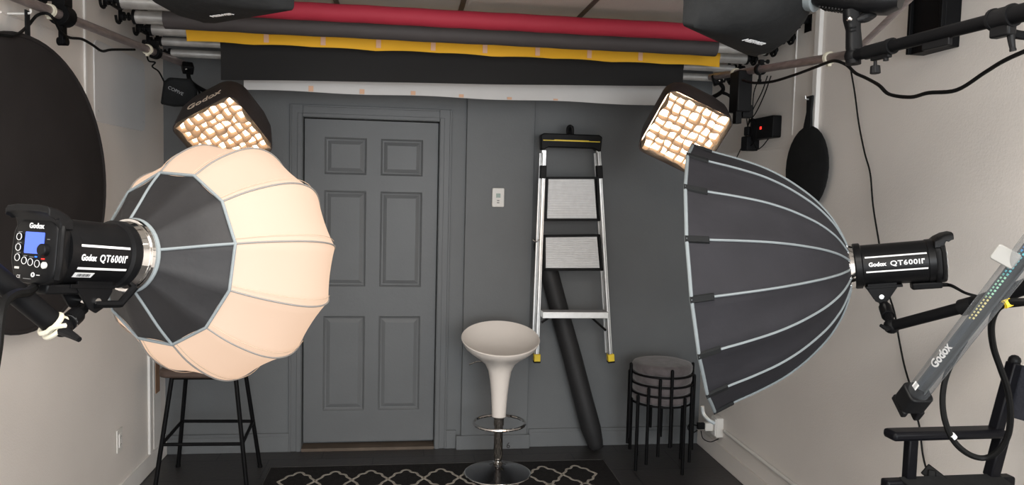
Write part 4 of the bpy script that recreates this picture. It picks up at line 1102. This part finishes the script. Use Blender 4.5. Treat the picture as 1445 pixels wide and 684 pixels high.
ex_ = (tops[1]-tops[0]).normalized(); Ms = MX(((ex_.x, -ex_.y, 0, sc_.x), (ex_.y, ex_.x, 0, sc_.y), (0, 0, 1, zS), (0, 0, 0, 1)))
obj('seat', MB().prism(rrect(wS+.10, wS+.06, .05), .006, .05, Ms), BROWNS, bsT, bevel=.012, label='brown padded seat')
bp_ = MB(); 
for i in range(7):
    pass
obj('low_backrest', MB().tube([Ms @ V((-wS/2-.03, .0, .05)), Ms @ V((-wS/2-.03, wS/2, .12)), Ms @ V((0, wS/2+.04, .15)), Ms @ V((wS/2+.03, wS/2, .12)), Ms @ V((wS/2+.03, 0, .05))], .014, 10), BROWNS, bsT)

# ================================================================== LADDER
Yo = DB-.20
def LP(px, py, off=0.0): return onY(px, py, Yo+off)
la = thing('step_ladder', 'folded aluminium step ladder with black top cap hanging on the grey wall', 'ladder', LP(808, 512))
topc = MB(); 
pc = [LP(761, 189), LP(848, 189), LP(849, 207), LP(844, 212), LP(768, 212), LP(762, 207)]
zt1, zt0 = LP(805, 189.5).z, LP(805, 213).z; xa, xb = LP(761.5, 200).x, LP(848, 200).x
Mc = MX(((1, 0, 0, (xa+xb)/2), (0, 0, -1, Yo), (0, 1, 0, (zt0+zt1)/2), (0, 0, 0, 1)))
w_, h_ = xb-xa, zt1-zt0
poly = [(-w_/2, h_/2-.012), (-w_/2+.02, h_/2), (w_/2-.02, h_/2), (w_/2, h_/2-.012), (w_/2-.006, -h_/2+.0), (w_/2-.02, -h_/2), (w_/2-.05, -h_/2+.018), (-w_/2+.05, -h_/2+.018), (-w_/2+.02, -h_/2), (-w_/2+.006, -h_/2)]
obj('top_cap', MB().prism(poly, -.03, .035, Mc), BLACKP, la, bevel=.006)
obj('yellow_strip', MB().box((0, h_/2-.042, .0358), (w_*.92, .005, .002), Mc).box((0, h_/2-.040, .0358), (w_*.56, .008, .0025), Mc), YEL, la)
obj('hanging_loop', MB().tube([LP(801, 190), LP(801, 181), LP(804.5, 177.5), LP(808, 181), LP(808, 190)], .008, 10), BLACKP, la)
# legs
def rail(p, q_, wx, wy, name, m=ALU, bev=.001):
    M = frame(p, q_-p, V((0, 1, 0))); return obj(name, MB().box((0, 0, (q_-p).length/2), (wx, wy, (q_-p).length), M), m, la, bevel=bev)
for (tx_, bx_, s_) in ((767.5, 757, -1), (844, 861, 1)):
    r1 = rail(LP(tx_, 212, -.012), LP(bx_, 503, -.012), .026, .018, 'front_rail')
    r2 = rail(LP(tx_-4, 216, .028), LP(bx_-5, 497, .028), .020, .018, 'rear_rail')
    ch_ = MB()
    M = frame(LP(tx_, 212, -.022), LP(bx_, 503, -.022)-LP(tx_, 212, -.022), V((0, 1, 0))); Lr_ = (LP(bx_, 503)-LP(tx_, 212)).length
    obj('rail_groove', MB().box((.007, 0, Lr_/2), (.004, .004, Lr_*.98), M).box((-.008, 0, Lr_/2), (.002, .004, Lr_*.98), M), BLACKM, r1)
    tq_ = (235-212)/(503-212)
    rail(lerp(LP(tx_, 212, -.016), LP(bx_, 503, -.016), (233-212)/291), lerp(LP(tx_, 212, -.016), LP(bx_, 503, -.016), (251-212)/291), .036, .034, 'hinge_block', BLACKP, .003)
    f_ = MB().box((0, 0, .0), (.040, .046, .045), frame(LP(bx_+.5, 504, -.012), LP(bx_, 503)-LP(tx_, 212), V((0, 1, 0))))
    obj('yellow_foot', f_, YEL, la, bevel=.004, label='yellow plastic foot')
    obj('rubber_foot', MB().box((0, 0, .026), (.040, .046, .008), frame(LP(bx_+.5, 504, -.012), LP(bx_, 503)-LP(tx_, 212), V((0, 1, 0)))), RUBBER, la)
# treads
def tread(corners, name='tread'):
    a, b, c_, d_ = [LP(x_, y_, -.03) for x_, y_ in corners]     # tl tr br bl
    mb = MB(); N = 17; L = []
    for i in range(N*2+1):
        u = i/(N*2); p, q_ = lerp(a, d_, u), lerp(b, c_, u); rg = .0018 if i % 2 else 0
        L.append((p-V((0, rg, 0)), q_-V((0, rg, 0))))
    vs = []; fs = []
    for p, q_ in L: vs += [p, q_, q_+V((0, .02, 0)), p+V((0, .02, 0))]
    mb.loops([[p, q_, V((q_.x, c_.y+.02, q_.z)), V((p.x, c_.y+.02, p.z))] for p, q_ in L])
    return obj(name, mb, ALUT, la, sharp=20)
def tread_frame(c4):
    a, b, c_, d_ = [LP(x_, y_, -.022) for x_, y_ in c4]
    for k, (p, q_) in enumerate(((a, b), (b, c_), (c_, d_), (d_, a))):
        M = frame(p, q_-p, V((0, 1, 0))); obj('tread_edge', MB().box((0, 0, (q_-p).length/2), (.014, .03, (q_-p).length+.01), M), BLACKP, la, bevel=.002)
tread([(774, 252), (838, 252), (842, 308), (772, 308)]); tread_frame([(771, 251), (842, 251), (845, 310), (769, 310)])
tread([(770, 334), (842, 333), (846, 378), (770, 378)]); tread_frame([(768, 333), (845, 332), (849, 380), (768, 380)])
# lowest tread, folded out a little: narrow shelf
a = LP(762, 437, -.0); b = LP(853, 436, 0)
zz_ = (a.z+b.z)/2
m_ = MB().box2((a.x, Yo-.10, zz_-.038), (b.x, Yo-.02, zz_)); 
obj('tread', m_, ALU, la, bevel=.002)
gt = MB()
for i in range(8): gt.box2((a.x+.004, Yo-.098+i*.0105, zz_-.0005), (b.x-.004, Yo-.093+i*.0105, zz_+.0015))
obj('tread_grip', gt, mat('grey_grip', (.25, .25, .26), .7), la)
for s_, p, q_ in ((-1, (764, 455), (776, 447)), (1, (834, 447), (855, 466))):
    P0, P1 = LP(*p, -.03), LP(*q_, -.03); obj('brace', MB().tube([P0, P1], .007, 8, False), BLACKP, la)
obj('spring_clip', MB().tube([LP(752, 338, -.02), LP(757, 341, -.03), LP(762, 337, -.03)], .0035, 8), CHROME, la)
# wall hook
hk = thing('wall_hook', 'small black hook fixed on the grey wall holding the ladder', 'hook', onY(804.5, 188, DB))
obj('plate', MB().box2((onY(800, 190, DB).x, DB-.006, onY(804, 190, DB).z), (onY(809, 190, DB).x, DB, onY(804, 178, DB).z)), BLACKM, hk, bevel=.002)
obj('peg', MB().tube([onY(804.5, 184, DB-.003), onY(804.5, 184, DB-.21), onY(804.5, 180, DB-.215)], .0035, 8), BLACKM, hk)

# ================================================================== LEANING BLACK TUBE
Pb0 = onZ(844, 641, .0); Pb0 = V((Pb0.x, Pb0.y+.00, .0))
rr = .062
Pbot = V((onY(843, 637, DB-.15).x, DB-.125, .02)); Ptop = V((onY(762, 337, DB-.06).x, DB-.072, onY(762, 337, DB-.06).z))
lt = thing('rolled_backdrop', 'long rolled black fabric leaning on the grey wall behind the ladder', 'rolled fabric', Pbot.copy())
Mq2 = frame(Pbot, Ptop-Pbot, V((0, -1, 0))); Lq = (Ptop-Pbot).length
L = []; n = 28
for z_, k in ((0, .55), (.012, .72), (.04, .82), (.08, .90), (.14, 1.02), (.3, 1.0), (.6, .97), (.9, .95), (1.2, .92), (Lq-.05, .9), (Lq-.02, .8), (Lq, .5)):
    w0 = 1+.0*z_
    L.append([Mq2 @ V((rr*k*math.cos(2*PI*j/n)*(1+.03*math.sin(3*2*PI*j/n+z_*9)), rr*k*math.sin(2*PI*j/n), z_)) for j in range(n)])
obj('fabric_roll', MB().loops(L), mat('black_vinyl_cloth', (.016, .016, .017), .6, var=.1, bump=.2, bscale=20), lt, sharp=60)
obj('rolled_end', MB().tube([Mq2 @ V((math.cos(a*.9)*(.008+.0034*a), math.sin(a*.9)*(.008+.0034*a), .004)) for a in [i*.5 for i in range(22)]], .0035, 6), CLOTH, lt)

# ================================================================== STACK OF STOOLS
sx_ = at(932, 540, 4.62); C0 = V((sx_.x, sx_.y-.02, 0))
R_s = .178
SH = .468; dzs = .057
def footstool(M, label):
    t = thing('round_footstool', label, 'stool', M, 'stacked round velvet stools')
    obj('cushion', MB().lathe([(.001, SH-.062), (R_s-.012, SH-.062), (R_s-.002, SH-.055), (R_s, SH-.045), (R_s, SH-.022), (R_s-.006, SH-.010), (R_s-.03, SH-.003), (.08, SH), (.001, SH)], 56), VELV, t, world=False, sharp=60)
    obj('ring_frame', MB().ring((0, 0, SH-.066), (0, 0, 1), R_s+.004, .006, 48), BLACKM, t, world=False)
    for k in range(4):
        a = rad(45+90*k); p = V((math.cos(a)*(R_s+.013), math.sin(a)*(R_s+.013), 0))
        obj('leg', MB().cyl(p, p+V((0, 0, SH-.020)), .0095, n=12).sphere(p+V((0, 0, SH-.020)), .0095, 10), BLACKM, t, world=False)
    return t
labs = ['grey velvet round stool standing on the floor, lowest of its stack', 'grey velvet round stool, second from the floor in the stack',
        'grey velvet round stool, second from the top in the stack', 'grey velvet round stool with its whole cushion top visible, topmost of the stack']
rots = [-18, 4, 24, 44]
s0 = None
for k in range(4):
    M = MX.Translation(C0+V((0, 0, dzs*k))) @ MX.Rotation(rad(rots[k]), 4, 'Z')
    if s0 is None: s0 = footstool(M, labs[0])
    else: copy_tree(s0, M, labs[k])

# ================================================================== LIGHT
w = bpy.data.worlds.new('world'); sc.world = w; w.use_nodes = True
bgn = w.node_tree.nodes['Background']; bgn.inputs['Color'].default_value = (.90, .95, 1.0, 1); bgn.inputs['Strength'].default_value = 2.5
def area(name, loc, target, sx, sy, power, col):
    l = bpy.data.lights.new(name, 'AREA'); l.shape = 'RECTANGLE'; l.size = sx; l.size_y = sy; l.energy = power; l.color = col
    o = bpy.data.objects.new(name, l); COL.objects.link(o); o.location = loc
    o.rotation_euler = (V(target)-V(loc)).to_track_quat('-Z', 'Y').to_euler(); return o
area('window_daylight', (.9, YN+.1, 1.7), (.2, 3.5, 1.1), 2.2, 1.5, 125, (.93, .97, 1.0))
area('fill_light_behind', (.2, -.9, H-.02), (.2, -.9, 0), 1.2, .6, 45, (1.0, .93, .85))  # added fill behind the camera to brighten the walls, not a known fixture
area('fill_light_overhead', (.2, 1.0, H-.02), (.2, 1.0, 0), 1.2, .6, 42, (1.0, .95, .88))  # added unseen overhead fill, lifts side walls and tops of things
sc.view_settings.view_transform = 'Standard'; sc.view_settings.look = 'None'; sc.view_settings.gamma = 1; sc.view_settings.exposure = 0
sc.view_settings.use_curve_mapping = False
